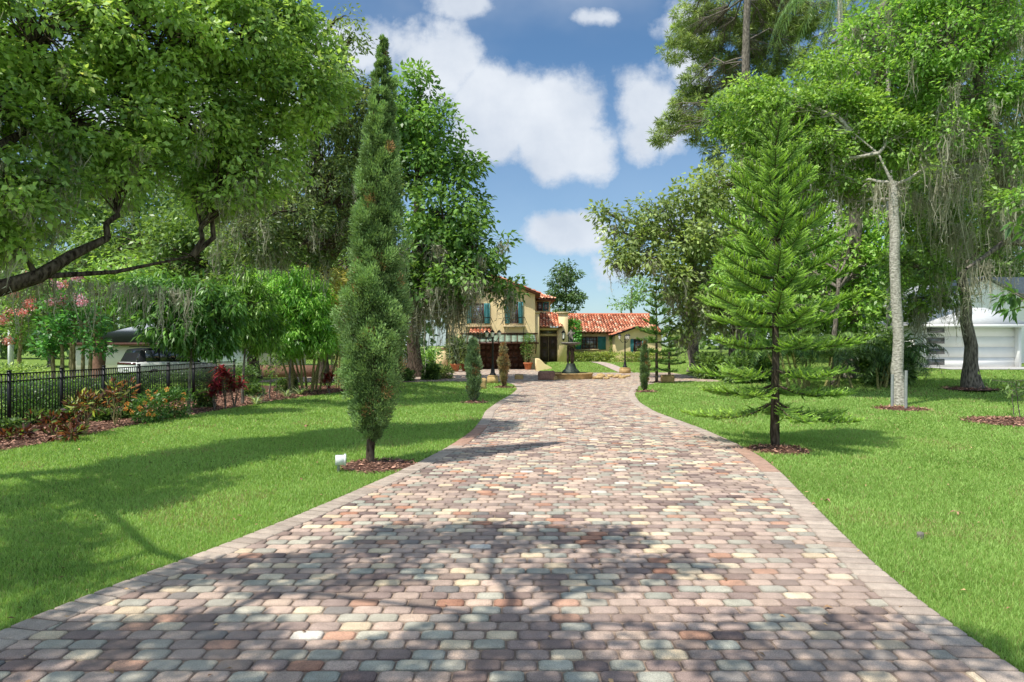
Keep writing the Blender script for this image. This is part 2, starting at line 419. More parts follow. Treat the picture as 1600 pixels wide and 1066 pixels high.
def Mth(op, a, b=None, c=None, clamp=False):
    n = nt.nodes.new('ShaderNodeMath'); n.operation = op; n.use_clamp = clamp
    for i, v in enumerate((a, b, c)):
        if v is None: continue
        if isinstance(v, (int, float)): n.inputs[i].default_value = v
        else: L(v, n.inputs[i])
    return n.outputs[0]
# cloud map on the sky dome: horizontal/vertical angle tangents of the northern half of the sky
ay = Mth('MAXIMUM', Mth('ABSOLUTE', sep.outputs['Y']), .12)
u = Mth('DIVIDE', sep.outputs['X'], ay); v = Mth('DIVIDE', sep.outputs['Z'], ay)
cmb = N(nt, 'ShaderNodeCombineXYZ'); L(u, cmb.inputs[0]); L(v, cmb.inputs[1]); L(Mth('SIGN', sep.outputs['Y']), cmb.inputs[2])
def cn(scale, detail, rough=.6, off=0.0, sx=1.0):
    mp = N(nt, 'ShaderNodeMapping'); mp.inputs['Scale'].default_value = (sx, 1, 1); mp.inputs['Location'].default_value = (off, off, 0)
    L(cmb.outputs[0], mp.inputs[0])
    n = N(nt, 'ShaderNodeTexNoise'); n.inputs['Scale'].default_value = scale; n.inputs['Detail'].default_value = detail
    n.inputs['Roughness'].default_value = rough; L(mp.outputs[0], n.inputs['Vector']); return n.outputs['Fac']
acc = None
for px, py, rx, ry, w in [(680, 110, 100, 80, .75), (780, 160, 100, 85, 1.05), (870, 195, 90, 100, 1.05), (760, 225, 90, 50, .6), (925, 225, 50, 60, .5),
        (1030, 185, 75, 105, .9), (1075, 120, 60, 70, .6), (530, 90, 90, 75, .75), (885, 368, 85, 42, .75), (980, 420, 90, 40, .3), (730, 5, 60, 26, .5), (930, 28, 60, 18, .42),
        (1060, 30, 60, 40, .4), (1200, 330, 220, 140, .8), (380, 220, 160, 130, .8), (1380, 90, 200, 90, .6), (130, 120, 160, 160, .6), (500, 420, 300, 50, .5), (1450, 420, 300, 60, .6)]:
    du = Mth('DIVIDE', Mth('SUBTRACT', u, (px-800)/F), rx/F); dv = Mth('DIVIDE', Mth('SUBTRACT', v, (HOR-py)/F), ry/F)
    e = Mth('MULTIPLY', Mth('SUBTRACT', 1.0, Mth('SQRT', Mth('ADD', Mth('MULTIPLY', du, du), Mth('MULTIPLY', dv, dv)))), w)
    acc = e if acc is None else Mth('MAXIMUM', acc, e)
acc = Mth('MAXIMUM', acc, -.45)
# unseen cloud behind and above the camera, added to raise ambient light
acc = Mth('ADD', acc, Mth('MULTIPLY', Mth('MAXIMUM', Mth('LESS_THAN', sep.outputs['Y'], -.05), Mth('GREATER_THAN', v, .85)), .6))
n1 = cn(5.5, 9, .58, 2.3); n2 = cn(14, 10, .68, 5.1); n3 = cn(3.0, 5, .5, 9.0, .7)
dens = Mth('ADD', acc, Mth('ADD', Mth('MULTIPLY', Mth('SUBTRACT', n1, .5), 1.9), Mth('MULTIPLY', Mth('SUBTRACT', n2, .5), .55)))
mask = N(nt, 'ShaderNodeMapRange'); mask.interpolation_type = 'SMOOTHSTEP'
mask.inputs['From Min'].default_value = .06; mask.inputs['From Max'].default_value = .46; L(dens, mask.inputs['Value'])
wisp = N(nt, 'ShaderNodeMapRange'); wisp.interpolation_type = 'SMOOTHSTEP'; wisp.inputs['From Min'].default_value = .5; wisp.inputs['From Max'].default_value = .85
wisp.inputs['To Max'].default_value = .45; L(n3, wisp.inputs['Value'])
haze = N(nt, 'ShaderNodeMapRange'); haze.inputs['From Min'].default_value = .42; haze.inputs['From Max'].default_value = 0.0; haze.inputs['To Max'].default_value = .30
L(v, haze.inputs['Value'])
mk_ = Mth('MAXIMUM', Mth('MULTIPLY', mask.outputs[0], .95), Mth('MAXIMUM', wisp.outputs[0], haze.outputs[0]))
# the cloud's own shade: bright tops, bluish-grey thick undersides
shade = N(nt, 'ShaderNodeMapRange'); shade.inputs['From Min'].default_value = .35; shade.inputs['From Max'].default_value = .7
shade.inputs['To Min'].default_value = .5; shade.inputs['To Max'].default_value = 1.0; L(cn(7, 6, .55, 2.42), shade.inputs['Value'])
cc = N(nt, 'ShaderNodeMix'); cc.data_type = 'RGBA'; L(shade.outputs[0], cc.inputs[0])
boost = Mth('ADD', 1.0, Mth('MULTIPLY', Mth('MAXIMUM', Mth('LESS_THAN', sep.outputs['Y'], -.05), Mth('GREATER_THAN', v, .85)), .6))  # brightens the added out-of-view cloud for more fill light
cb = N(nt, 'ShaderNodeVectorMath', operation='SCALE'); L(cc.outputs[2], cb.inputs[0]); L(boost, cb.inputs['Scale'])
cc.inputs[6].default_value = (2.7, 3.3, 4.3, 1); cc.inputs[7].default_value = (5.9, 6.2, 6.6, 1)
gm = N(nt, 'ShaderNodeMix'); gm.data_type = 'RGBA'; gm.blend_type = 'MULTIPLY'; gm.inputs[0].default_value = 1.0
L(sky.outputs[0], gm.inputs[6]); gm.inputs[7].default_value = (.66, .84, .92, 1)
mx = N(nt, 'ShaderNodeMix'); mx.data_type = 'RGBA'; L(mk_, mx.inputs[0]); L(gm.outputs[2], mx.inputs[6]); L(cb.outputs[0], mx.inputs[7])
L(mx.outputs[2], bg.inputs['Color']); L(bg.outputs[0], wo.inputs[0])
sl = bpy.data.lights.new('sun', 'SUN'); sl.energy = 5.0; sl.angle = radians(.55); sl.color = (1, .955, .87)
so = bpy.data.objects.new('sun', sl); COL.objects.link(so)
hd = sd/np.linalg.norm(sd); dv_ = np.array([hd[0]*cos(SUN_EL), hd[1]*cos(SUN_EL), sin(SUN_EL)])
import mathutils
so.rotation_euler = mathutils.Vector(dv_).to_track_quat('Z', 'Y').to_euler(); so.location = (-8, -4, 20)
scene.view_settings.view_transform = 'Standard'; scene.view_settings.look = 'None'
scene.view_settings.exposure = 0; scene.view_settings.gamma = 1
scene.render.film_transparent = False
scene.cycles.max_bounces = 7; scene.cycles.diffuse_bounces = 3; scene.cycles.transmission_bounces = 4; scene.cycles.glossy_bounces = 2
scene.cycles.use_denoising = True

# ================================================================ driveway outline
Lpx = [(0, 987), (100, 947), (200, 909), (320, 865), (450, 814), (550, 771), (640, 731), (700, 700), (737, 675), (753, 655), (757, 644), (776, 630), (799, 617), (808, 609), (805, 603), (790, 598)]
Rpx = [(1600, 1055), (1520, 1005), (1450, 952), (1390, 905), (1325, 845), (1280, 800), (1245, 765), (1222, 740), (1185, 712), (1150, 694), (1100, 672), (1025, 645), (1000, 630), (992, 618), (998, 604), (1035, 598)]
Led = np.array([(-3.95, -4), (-3.9, 2.6)]+[tuple(G(*p)[:2]) for p in Lpx]); Red = np.array([(2.95, -4), (3.0, 2.6)]+[tuple(G(*p)[:2]) for p in Rpx])
def smooth(P, n):
    s = np.r_[0, np.cumsum(np.linalg.norm(np.diff(P, axis=0), axis=1))]; t = np.linspace(0, s[-1], n)
    Q = np.stack([np.interp(t, s, P[:, i]) for i in range(2)], 1)
    k = 9; pad = np.vstack([np.tile(Q[0], (k, 1)), Q, np.tile(Q[-1], (k, 1))]); ker = np.hanning(2*k+3)[1:-1]; ker /= ker.sum()
    R = np.stack([np.convolve(pad[:, i], ker, 'valid') for i in range(2)], 1); R[0] = Q[0]; R[-1] = Q[-1]; return R
Led = smooth(Led, 300); Red = smooth(Red, 300)
YC0 = 37.6                                      # front of the cross drive
def xl(y): return np.where(y < YC0, np.interp(y, Led[:, 1], Led[:, 0]), -14.0)
def xr(y): return np.where(y < YC0, np.interp(y, Red[:, 1], Red[:, 0]), np.where(y < 50, 15.0, 2.15))
def paved(x, y): return (x > xl(y)) & (x < xr(y)) & (y < 57.9)
WB = .30
pal = np.array([lin(*c) for c in [(172, 148, 142), (176, 152, 144), (186, 160, 150), (156, 134, 131), (140, 118, 118), (150, 128, 122), (160, 162, 154), (150, 155, 150), (168, 170, 160), (208, 188, 156), (216, 200, 172), (116, 96, 98), (130, 106, 104), (188, 132, 104), (176, 118, 92), (205, 205, 205), (112, 112, 118), (192, 166, 152)]])
pw = np.array([10, 9, 9, 8, 7, 7, 6, 6, 5, 5, 4, 5, 5, 3, 1.5, .5, 1.2, 6.]); pw /= pw.sum()
def pcol(n, y):
    i = rng.choice(len(pal), n, p=pw); c = pal[i]*rng.uniform(.88, 1.12, (n, 1))
    return np.clip(c.mean(1, keepdims=True)*.32+c*.68, 0, .8)*np.array([1.24, 1.155, 1.0])
def paver_mesh(mb, cx, cy, hx, hy, col, ang=None, z=0.022, ht=.012, rnd=.20, edge=.010):
    """rounded stones: bevelled octagon, one per row"""
    n = len(cx); hx = np.broadcast_to(hx, (n,)); hy = np.broadcast_to(hy, (n,))
    c = np.minimum(hx, hy)*rnd*1.6
    def ring(ix, zz):
        a = hx-ix; b = hy-ix; cc = c
        X = np.stack([-a+cc, a-cc, a, a, a-cc, -a+cc, -a, -a], 1); Y = np.stack([-b, -b, -b+cc, b-cc, b, b, b-cc, -b+cc], 1)
        Y = Y*(1+rng.normal(size=(n, 8))*.02)
        if ang is not None:
            ca, sa = np.cos(ang)[:, None], np.sin(ang)[:, None]; X, Y = X*ca-Y*sa, X*sa+Y*ca
        Z = np.broadcast_to(zz, (n, 8)) if np.ndim(zz) == 0 else zz
        return np.stack([X+cx[:, None], Y+cy[:, None], Z], -1)
    zt = z+rng.normal(size=n)*.0015; tilt = rng.normal(size=(n, 2))*.006
    r0 = ring(0, 0.006); r1 = ring(edge*.35, (zt-ht*.45)[:, None]+np.zeros((n, 8))); r2 = ring(edge*1.7, zt[:, None]+np.zeros((n, 8)))
    r2[..., 2] += (r2[..., 0]-cx[:, None])*tilt[:, :1]+(r2[..., 1]-cy[:, None])*tilt[:, 1:]
    v = np.concatenate([r0, r1, r2], 1).reshape(-1, 3)
    k = np.arange(8); k2 = (k+1) % 8; f = []
    for o in (0, 8): f.append(np.stack([k+o, k2+o, k2+o+8, k+o+8], 1))
    f.append(np.array([[16, 17, 18, 23], [23, 18, 19, 22], [22, 19, 20, 21]]))
    f = np.vstack(f); nf = len(f)
    F_ = (np.arange(n)[:, None, None]*24+f[None]).reshape(-1, 4)
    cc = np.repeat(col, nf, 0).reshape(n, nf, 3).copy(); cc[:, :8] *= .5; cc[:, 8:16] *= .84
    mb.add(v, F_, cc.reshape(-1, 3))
mp_ = plain('paver', (1, 1, 1), .85, .18, 9, .4, vcol=True, bscale=90, detail=12, grit=130)
mb = MB(); y = -3.0; PW, PH = .222, .148; row = 0
while y < 57.7:
    hy = PH/2
    a = max(float(xl(y-.04)), float(xl(y+.04)))+WB-.05; b = min(float(xr(y-.04)), float(xr(y+.04)))-WB+.05
    if y > YC0: a, b = -14, (15 if y < 50 else 2.15)
    off = (row % 2)*PW/2+(row*.37 % .08)
    xs = np.arange(a-((a-off) % PW), b, PW)
    lo = np.maximum(xs, a); hi = np.minimum(xs+PW, b); ok = hi-lo > .06; lo, hi = lo[ok], hi[ok]
    if abs(y) < 70:
        vis = (np.abs((lo+hi)/2) < .85*max(y, 0)+2.5); lo, hi = lo[vis], hi[vis]
    if len(lo):
        paver_mesh(mb, (lo+hi)/2, np.full(len(lo), y)+rng.normal(size=len(lo))*.002, (hi-lo)/2-.005+rng.normal(size=len(lo))*.0015, hy-.0045, pcol(len(lo), y))
    y += PH; row += 1
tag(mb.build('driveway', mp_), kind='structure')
# sand bed under the pavers
bed = MB(); ys = np.linspace(-4, YC0, 160)
P = np.stack([np.stack([xl(ys), ys, np.full(160, .006)], 1), np.stack([xr(ys), ys, np.full(160, .006)], 1)], 1); bed.grid(P[:-1])
bed.add([(-14, P[-2, 0, 1], .006), (15, P[-2, 0, 1], .006), (15, 50.5, .006), (-14, 50.5, .006)], [[0, 1, 2, 3]])
bed.add([(-14, 50.5, .006), (2.15, 50.5, .006), (2.15, 58, .006), (-14, 58, .006)], [[0, 1, 2, 3]])
mbed = plain('joint_sand', (.30, .22, .165), .95, .4, 14, .3)
tag(bed.build('driveway_bed', mbed), kind='structure')
# soldier-course border along both lawn edges
bb = MB()
def border(E, side):
    s = np.r_[0, np.cumsum(np.linalg.norm(np.diff(E, axis=0), axis=1))]
    t = np.arange(.08, s[-1], .17); X = np.interp(t, s, E[:, 0]); Y = np.interp(t, s, E[:, 1])
    tx = np.interp(t+.1, s, E[:, 0])-np.interp(t-.1, s, E[:, 0]); ty = np.interp(t+.1, s, E[:, 1])-np.interp(t-.1, s, E[:, 1])
    ang = np.arctan2(ty, tx)-pi/2; nx, ny = -ty, tx; l = np.hypot(nx, ny); nx, ny = nx/l*side, ny/l*side
    n = len(t); i = rng.choice(3, n, p=[.55, .35, .1]); c = np.array([lin(196, 180, 164), lin(180, 164, 150), lin(186, 162, 144)])[i]*rng.uniform(.9, 1.1, (n, 1))*.92
    # a stretch of terracotta-coloured stones
    red = (Y > 10.6) & (Y < 13.5) if side > 0 else (Y > 13.5) & (Y < 17); c[red] = np.array(lin(186, 148, 128))*.9; 
    paver_mesh(bb, X+nx*WB/2, Y+ny*WB/2, np.full(n, WB/2-.004), .081, c, ang=ang, z=.03, rnd=.12)
border(Led, -1); border(Red, 1)
tag(bb.build('driveway_border', mp_), kind='structure')

# ================================================================ terrain sheet
gx = np.r_[-1500, -600, -250, -120, -60, np.arange(-40, 40.1, 1.0), 60, 120, 250, 600, 1500]
gy = np.r_[-300, -80, -30, np.arange(-10, 75, 1.0), 90, 130, 220, 500, 1000, 2600]
GX, GY = np.meshgrid(gx, gy, indexing='ij')
GZ = H(GX, GY)
m, nt2, out = nodes('lawn'); L2 = nt2.links.new
tcn = N(nt2, 'ShaderNodeTexCoord')
def tn(s, d, v=None):
    n = N(nt2, 'ShaderNodeTexNoise'); n.inputs['Scale'].default_value = s; n.inputs['Detail'].default_value = d; L2(tcn.outputs['Object'], n.inputs['Vector']); return n
na = tn(.9, 6); nb = tn(60, 5); nc = tn(5, 6)
cr = N(nt2, 'ShaderNodeValToRGB'); e = cr.color_ramp.elements; e[0].position = .3; e[1].position = .72
e[0].color = (.17, .29, .045, 1); e[1].color = (.34, .48, .11, 1); L2(na.outputs['Fac'], cr.inputs[0])
cr2 = N(nt2, 'ShaderNodeValToRGB'); e = cr2.color_ramp.elements; e[0].position = .35; e[1].position = .7; e[0].color = (.45, .45, .45, 1); e[1].color = (1.2, 1.2, 1.2, 1)
L2(nb.outputs['Fac'], cr2.inputs[0])
mu = N(nt2, 'ShaderNodeMix'); mu.data_type = 'RGBA'; mu.blend_type = 'MULTIPLY'; mu.inputs[0].default_value = 1; L2(cr.outputs[0], mu.inputs[6]); L2(cr2.outputs[0], mu.inputs[7])
pr = N(nt2, 'ShaderNodeBsdfPrincipled'); pr.inputs['Roughness'].default_value = .95; pr.inputs['Specular IOR Level'].default_value = .1
L2(mu.outputs[2], pr.inputs['Base Color'])
bp = N(nt2, 'ShaderNodeBump'); bp.inputs['Distance'].default_value = .04; L2(nb.outputs['Fac'], bp.inputs['Height']); L2(bp.outputs[0], pr.inputs['Normal']); L2(pr.outputs[0], out.inputs[0])
tb = MB(); tb.grid(np.stack([GX, GY, GZ], -1)); tag(tb.build('lawn_ground', m, smooth=True), kind='structure')

# ================================================================ mulch
Mpx = [(-60, 722), (0, 706), (100, 688), (200, 667), (280, 653), (360, 639), (430, 627), (480, 620), (545, 612), (560, 606)]
Med = np.array([(-7.6, 7.0)]+[tuple(G(*p)[:2]) for p in Mpx])
rings = []                                      # (x, y, r) mulch circles
def ring_px(px, py, r): g = G(px, py); rings.append((g[0], g[1], r)); return g
def in_bed(x, y): return (x < np.interp(y, Med[:, 1], Med[:, 0])) & (y > 7) & (y < 33) & (x > -12.3)
def chips(mb, X, Y, Z, s=.05, dark=0):
    n = len(X); c = mixc((.07, .035, .022), (.30, .17, .12), rng.uniform(0, 1, n)**1.6)*(1-dark)
    A = sphere(n)*np.array([1, 1, .25]); Nn = unit(np.array([0, 0, 1.])+rng.normal(size=(n, 3))*.45)
    leaves(mb, np.stack([X, Y, Z+.015], 1), A, Nn, np.full(n, s), s*.35, c, fold=0, jl=.6)
mb = MB(); ys = np.linspace(7, 33, 60); xe = np.interp(ys, Med[:, 1], Med[:, 0])
ww = np.linspace(0, 1, 8)
X = xe[:, None]*(1-ww)+(-12.3)*ww; Z = .02+.05*np.sin(np.minimum(ww*8, 1)*pi/2)[None]+0*X
mb.grid(np.stack([X, np.repeat(ys[:, None], 8, 1), Z], -1)); tag(mb.build('mulch_bed', 'mulch'), kind='structure')
# ================================================================ buildings
def tile_roof(name, parent, a, b, c, d, seed=0, bright=1.0):
    """barrel-tiled slope; a,b: eave ends, d,c: ridge ends above a and b"""
    a, b, c, d = [np.array(p, float) for p in (a, b, c, d)]
    wid = max(np.linalg.norm(b-a), np.linalg.norm(c-d)); hgt = max(np.linalg.norm(d-a), np.linalg.norm(c-b))
    nt_ = max(2, int(wid/.27)); nr = max(2, int(hgt/.42)); su = 6
    nrm = np.cross(b-a, d-a); nrm /= np.linalg.norm(nrm)
    if nrm[2] < 0: nrm = -nrm
    mb = MB(); u = np.linspace(0, 1, nt_*su+1); ph = (np.arange(nt_*su+1) % su)/su
    prof = np.where(ph < .66, np.sin(ph/.66*pi)*.085, -.01)
    for r in range(nr):
        v0, v1 = r/nr, (r+1)/nr+.06/nr
        rows = []
        for vv, lift in ((v0, .075), (v1, .02)):
            p = (a[None]*(1-vv)+d[None]*vv)*(1-u[:, None])+(b[None]*(1-vv)+c[None]*vv)*u[:, None]
            rows.append(p+nrm*(prof+lift)[:, None])
        low = rows[0]-nrm*.055
        nt3 = mixc(lin(204, 112, 78), lin(230, 168, 134), rng.uniform(0, 1, nt_)**1.2)*rng.uniform(.75, 1.15, (nt_, 1))
        pale = rng.uniform(size=nt_) < .16; nt3[pale] = lin(232, 196, 164); dk = rng.uniform(size=nt_) < .12; nt3[dk] = lin(150, 84, 62)
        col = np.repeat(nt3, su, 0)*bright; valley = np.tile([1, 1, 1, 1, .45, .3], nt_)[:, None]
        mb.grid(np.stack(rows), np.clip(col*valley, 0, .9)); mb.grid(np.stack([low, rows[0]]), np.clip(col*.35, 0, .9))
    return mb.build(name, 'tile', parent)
def slab(name, parent, mat, a, b, c, d, th=.12, dz=-.06):
    P = np.array([a, b, c, d], float); P[:, 2] += dz; Q = P.copy(); Q[:, 2] -= th
    mb = MB(); mb.add(np.vstack([P, Q]), [[0, 1, 2, 3], [7, 6, 5, 4], [0, 4, 5, 1], [1, 5, 6, 2], [2, 6, 7, 3], [3, 7, 4, 0]]); return mb.build(name, mat, parent)
def pbox(mb, px0, px1, py0, py1, y, dy, col=(1, 1, 1)):
    """box whose front face at distance y spans the given photo rectangle, dy deep"""
    x0, x1 = (px0-800)*y/F, (px1-800)*y/F; z1, z0 = CAMH-(py0-HOR)*y/F, CAMH-(py1-HOR)*y/F
    mb.box(x0, x1, y, y+dy, z0, z1, col)
def window(parent, px0, px1, py0, py1, y, nx=2, ny=3, frame='darkwood', glass='glass', name='window', bar=.05, sill=True, fr=.09):
    """frame proud of the wall at distance y (wall plane), with pane and glazing bars"""
    x0, x1 = (px0-800)*y/F, (px1-800)*y/F; z1, z0 = CAMH-(py0-HOR)*y/F, CAMH-(py1-HOR)*y/F
    f = MB(); yf = y-.05
    f.box(x0, x1, yf, y+.02, z0, z0+fr); f.box(x0, x1, yf, y+.02, z1-fr, z1)
    f.box(x0, x0+fr, yf, y+.02, z0+fr, z1-fr); f.box(x1-fr, x1, yf, y+.02, z0+fr, z1-fr)
    for i in range(1, nx): xx = x0+(x1-x0)*i/nx; f.box(xx-bar/2, xx+bar/2, yf+.012, y+.02, z0+fr, z1-fr)
    for i in range(1, ny): zz = z0+(z1-z0)*i/ny; f.box(x0+fr, x1-fr, yf+.016, y+.02, zz-bar/2, zz+bar/2)
    w = f.build(name, frame, parent)
    p = MB(); p.box(x0+fr*.5, x1-fr*.5, y-.02, y+.01, z0+fr*.5, z1-fr*.5); p.build('pane', glass, w)
    if sill: s = MB(); s.box(x0-.12, x1+.12, y-.14, y+.02, z0-.13, z0-.004); s.build('sill', 'stucco_trim', w)
    return w
def shutter(parent, px0, px1, py0, py1, y):
    x0, x1 = (px0-800)*y/F, (px1-800)*y/F; z1, z0 = CAMH-(py0-HOR)*y/F, CAMH-(py1-HOR)*y/F
    s = MB(); s.box(x0, x1, y-.06, y-.003, z0, z1); n = int((z1-z0)/.09)
    for e in (x0, x1-.07): s.box(e, e+.07, y-.085, y-.06, z0, z1)
    for i in range(n):
        zz = z0+.06+(z1-z0-.12)*i/n; s.box(x0+.07, x1-.07, y-.078, y-.06, zz, zz+.05)
    return s.build('shutter', 'teal', parent)

# ---- the yellow villa
Y1 = 57.9                                       # garage block front
hs = thing('villa', (3, 62, 0), 'yellow stucco villa with orange clay tile roofs and teal shutters ending the driveway', 'house')
w = MB()
def X(px, y=Y1): return (px-800)*y/F
def Z(py, y=Y1): return CAMH-(py-HOR)*y/F
xr_, xl_ = X(836), X(700); zr = Z(459); apx = (X(768), Z(432))
# two-storey gable block: front polygon as prism
w.prism([(xl_, -.2), (xr_, -.2), (xr_, zr), apx, (xl_, Z(459))], Y1, Y1+11)
wl = w.build('wall', 'stucco', hs)
oz = .02
sl1 = (apx[1]-zr)/(xr_-apx[0])
ex = xr_+.45; ez = zr-.45*sl1+.12
tile_roof('roof', hs, (ex, Y1-.6, ez), (ex, Y1+11.4, ez), (apx[0], Y1+11.4, apx[1]+.12), (apx[0], Y1-.6, apx[1]+.12))
ex2 = xl_-.45
rf = tile_roof('roof', hs, (ex2, Y1-.6, ez), (ex2, Y1+11.4, ez), (apx[0], Y1+11.4, apx[1]+.12), (apx[0], Y1-.6, apx[1]+.12))
slab('eave', hs, 'eave', (ex-.03, Y1-.58, ez), (ex-.03, Y1+11.3, ez), (apx[0], Y1+11.3, apx[1]+.12), (apx[0], Y1-.58, apx[1]+.12), .16, -.02)
slab('eave', hs, 'eave', (ex2+.03, Y1-.58, ez), (ex2+.03, Y1+11.3, ez), (apx[0], Y1+11.3, apx[1]+.12), (apx[0], Y1-.58, apx[1]+.12), .16, -.02)
for i in range(5):
    rt = MB(); f = (i+.6)/5.6; xx = apx[0]+(xr_-apx[0])*f; zz = apx[1]+(zr-apx[1])*f-.13; rt.box(xx-.07, xx+.07, Y1-.5, Y1+.01, zz-.16, zz-.02); rt.build('rafter_tail', 'eave', hs)
# recessed upper room with hip roof right of the gable
Y2 = 61.5
w = MB(); w.box(xr_+.003, X(860, Y2), Y2, Y2+7, 0, Z(467, Y2)); w.build('wall', 'stucco', hs)
e0, e1 = X(832, Y2), X(868, Y2-.6); zz = Z(467, Y2-.6); 
tile_roof('roof', hs, (xr_+.2, Y2-.6, zz), (e1, Y2-.6, zz), (e1-2.6, Y2+2.2, zz+1.0), (xr_+.2, Y2+2.2, zz+1.0))
tile_roof('roof', hs, (e1, Y2-.6, zz), (e1, Y2+7.4, zz), (e1-2.6, Y2+4.4, zz+1.0), (e1-2.6, Y2+2.2, zz+1.0))
m_ = MB(); m_.box(xr_+.2, e1-.03, Y2-.57, Y2+7.3, zz-.14, zz-.02); m_.build('eave', 'eave', hs)
window(hs, 839, 848, 471.5, 486, Y2, 1, 2, sill=False); window(hs, 848.3, 857.5, 472, 486, Y2, 1, 1, glass='glass', frame='teal', sill=False)
# garage: tall window with shutters, iron balcony
wd = window(hs, 797, 809.5, 472, 506, Y1, 3, 5, bar=.035)
shutter(hs, 789, 796.8, 472, 506, Y1); shutter(hs, 809.8, 817.5, 472, 506, Y1)
window(hs, 737, 756, 474, 506, Y1, 3, 5, bar=.035); shutter(hs, 729, 736.8, 474, 506, Y1); shutter(hs, 756.4, 765.5, 474, 506, Y1)
for c0, c1 in ((786.5, 820.5), (727, 768)):
    b_ = MB(); b_.box(X(c0), X(c1), Y1-.55, Y1-.003, Z(511.5), Z(509)); bo = b_.build('balcony', 'stucco_trim', hs)
    r_ = MB(); xa, xb = X(c0)+.03, X(c1)-.03; z0, z1 = Z(509)+.002, Z(497)
    r_.box(xa, xb, Y1-.54, Y1-.51, z1, z1+.04)
    for s in (xa, xb): r_.box(s-.015, s+.015, Y1-.54, Y1-.02, z1, z1+.04); r_.tube([(s, Y1-.5, z0), (s+(.12 if s == xb else -.12), Y1-.62, z0+.3), (s, Y1-.5, z1)], .02, 5)
    for xx in np.linspace(xa, xb, 14): r_.tube([(xx, Y1-.53, z0), (xx, Y1-.6, z0+.22), (xx, Y1-.53, z1)], .009, 4)
    for s in (xa+.1, xb-.1): r_.tube([(s, Y1-.5, z0-.18), (s, Y1-.3, z0-.7), (s, Y1-.03, z0-1.25)], .03, 5)
    r_.build('railing', 'iron', bo)
# small tiled lean-to left
tile_roof('roof', hs, (X(735), Y1-1.5, Z(522)), (X(768), Y1-1.5, Z(522)), (X(768), Y1-.1, Z(513)), (X(735), Y1-.1, Z(513)))
# garage doors
for a_, b_ in ((712, 745.5), (750.5, 783.5), (786, 819.5)):
    x0, x1 = X(a_), X(b_); z1 = Z(535.5)
    g = MB(); g.box(x0, x1, Y1-.05, Y1-.003, 0.01, z1)
    gd = g.build('garage_door', 'darkwood', hs)
    p_ = MB(); 
    for r in range(4):
        zb = .06+r*(z1-.08)/4; zt = zb+(z1-.08)/4-.09
        for c in range(4):
            xa = x0+.08+c*(x1-x0-.1)/4; xb = xa+(x1-x0-.1)/4-.1
            p_.box(xa, xb, Y1-.085, Y1-.05, zb, zt)
    p_.build('door_panel', 'darkwood', gd)
    h_ = MB(); h_.box((x0+x1)/2-.2, (x0+x1)/2+.2, Y1-.12, Y1-.085, .95, 1.0); h_.build('handle', 'iron', gd)
t_ = MB(); t_.box(X(705), X(821), Y1-.12, Y1-.003, Z(535.3), Z(533)); t_.build('lintel', 'cream', hs)
# pergola-like awning of green panels above the garage
aw = MB(); ya = Y1-1.9; n = 12; xa, xb = X(720, ya), X(838, ya)
z_t, z_b = Z(523, Y1), Z(533.5, ya)
for i in range(n):
    u0 = xa+(xb-xa)*i/n+.04; u1 = xa+(xb-xa)*(i+1)/n-.04
    P = np.array([(u0, ya, z_b), (u1, ya, z_b), (u1, Y1-.02, z_t), (u0, Y1-.02, z_t)]); Q = P+np.array([0, 0, -.03]); aw.add(np.vstack([P, Q]), [[0, 1, 2, 3], [7, 6, 5, 4], [0, 4, 5, 1], [1, 5, 6, 2], [3, 7, 4, 0]])
awo = aw.build('awning', 'awning', hs)
ab = MB()
for i in range(n+1):
    u0 = xa+(xb-xa)*i/n; ab.tube([(u0, ya-.12, z_b-.05), (u0, Y1-.03, z_t-.03)], .05, 4)
ab.box(xa-.2, xb+.2, ya-.05, ya+.07, z_b-.22, z_b-.07); ab.box(xa-.2, xb+.2, Y1-.1, Y1-.004, z_t+.03, z_t+.14)
for s in (xa, xb): ab.tube([(s, ya, z_b-.1), (s, Y1-.03, z_b-1.0)], .05, 5)
ab.build('awning_frame', 'darkwood', awo)
# entry portico
Y3 = 59.0
w = MB(); pz = Z(512, Y3)
w.box(X(836.2, Y3), X(842.5, Y3), Y3, Y3+4.5, .3, pz); w.box(X(871.5, Y3), X(885, Y3), Y3, Y3+4.5, .3, pz); w.box(X(842.5, Y3), X(871.5, Y3), Y3+.003, Y3+4.4, Z(515.5, Y3), pz-.003)
w.box(X(842.5, Y3), X(871.5, Y3), Y3+.55, Y3+4.4, .3, Z(515.5, Y3)-.002); w.build('wall', 'stucco', hs)
d0, d1 = X(844, Y3+.55), X(870, Y3+.55); dz0, dz1 = Z(565, Y3+.55), Z(525.5, Y3+.55); yd = Y3+.55; dm = (d0+d1)/2
for k_, (a_, b_) in enumerate(((d0, dm-.015), (dm+.015, d1))):
    g = MB(); g.box(a_, b_, yd-.06, yd-.003, dz0, dz1); dd = g.build('entry_door', 'doorwood', hs)
    q = MB(); q.box(a_+.12, b_-.12, yd-.085, yd-.06, dz0+.1, dz0+.95); q.box(a_+.12, b_-.12, yd-.085, yd-.06, dz0+1.1, dz1-.12); q.build('door_panel', 'doorwood', dd)
    q = MB(); an = np.linspace(0, 2*pi, 15); cxx = (a_+b_)/2; q.tube(np.stack([cxx+.13*np.cos(an), np.full(15, yd-.11), dz0+1.45+.15*np.sin(an)], 1), .03, 5); q.build('door_knocker', 'iron', dd)
t_ = MB(); t_.box(d0, d1, yd-.05, yd-.003, Z(521.5, yd), Z(516.5, yd)); t_.build('transom', 'glass_dark', hs)
t_ = MB()
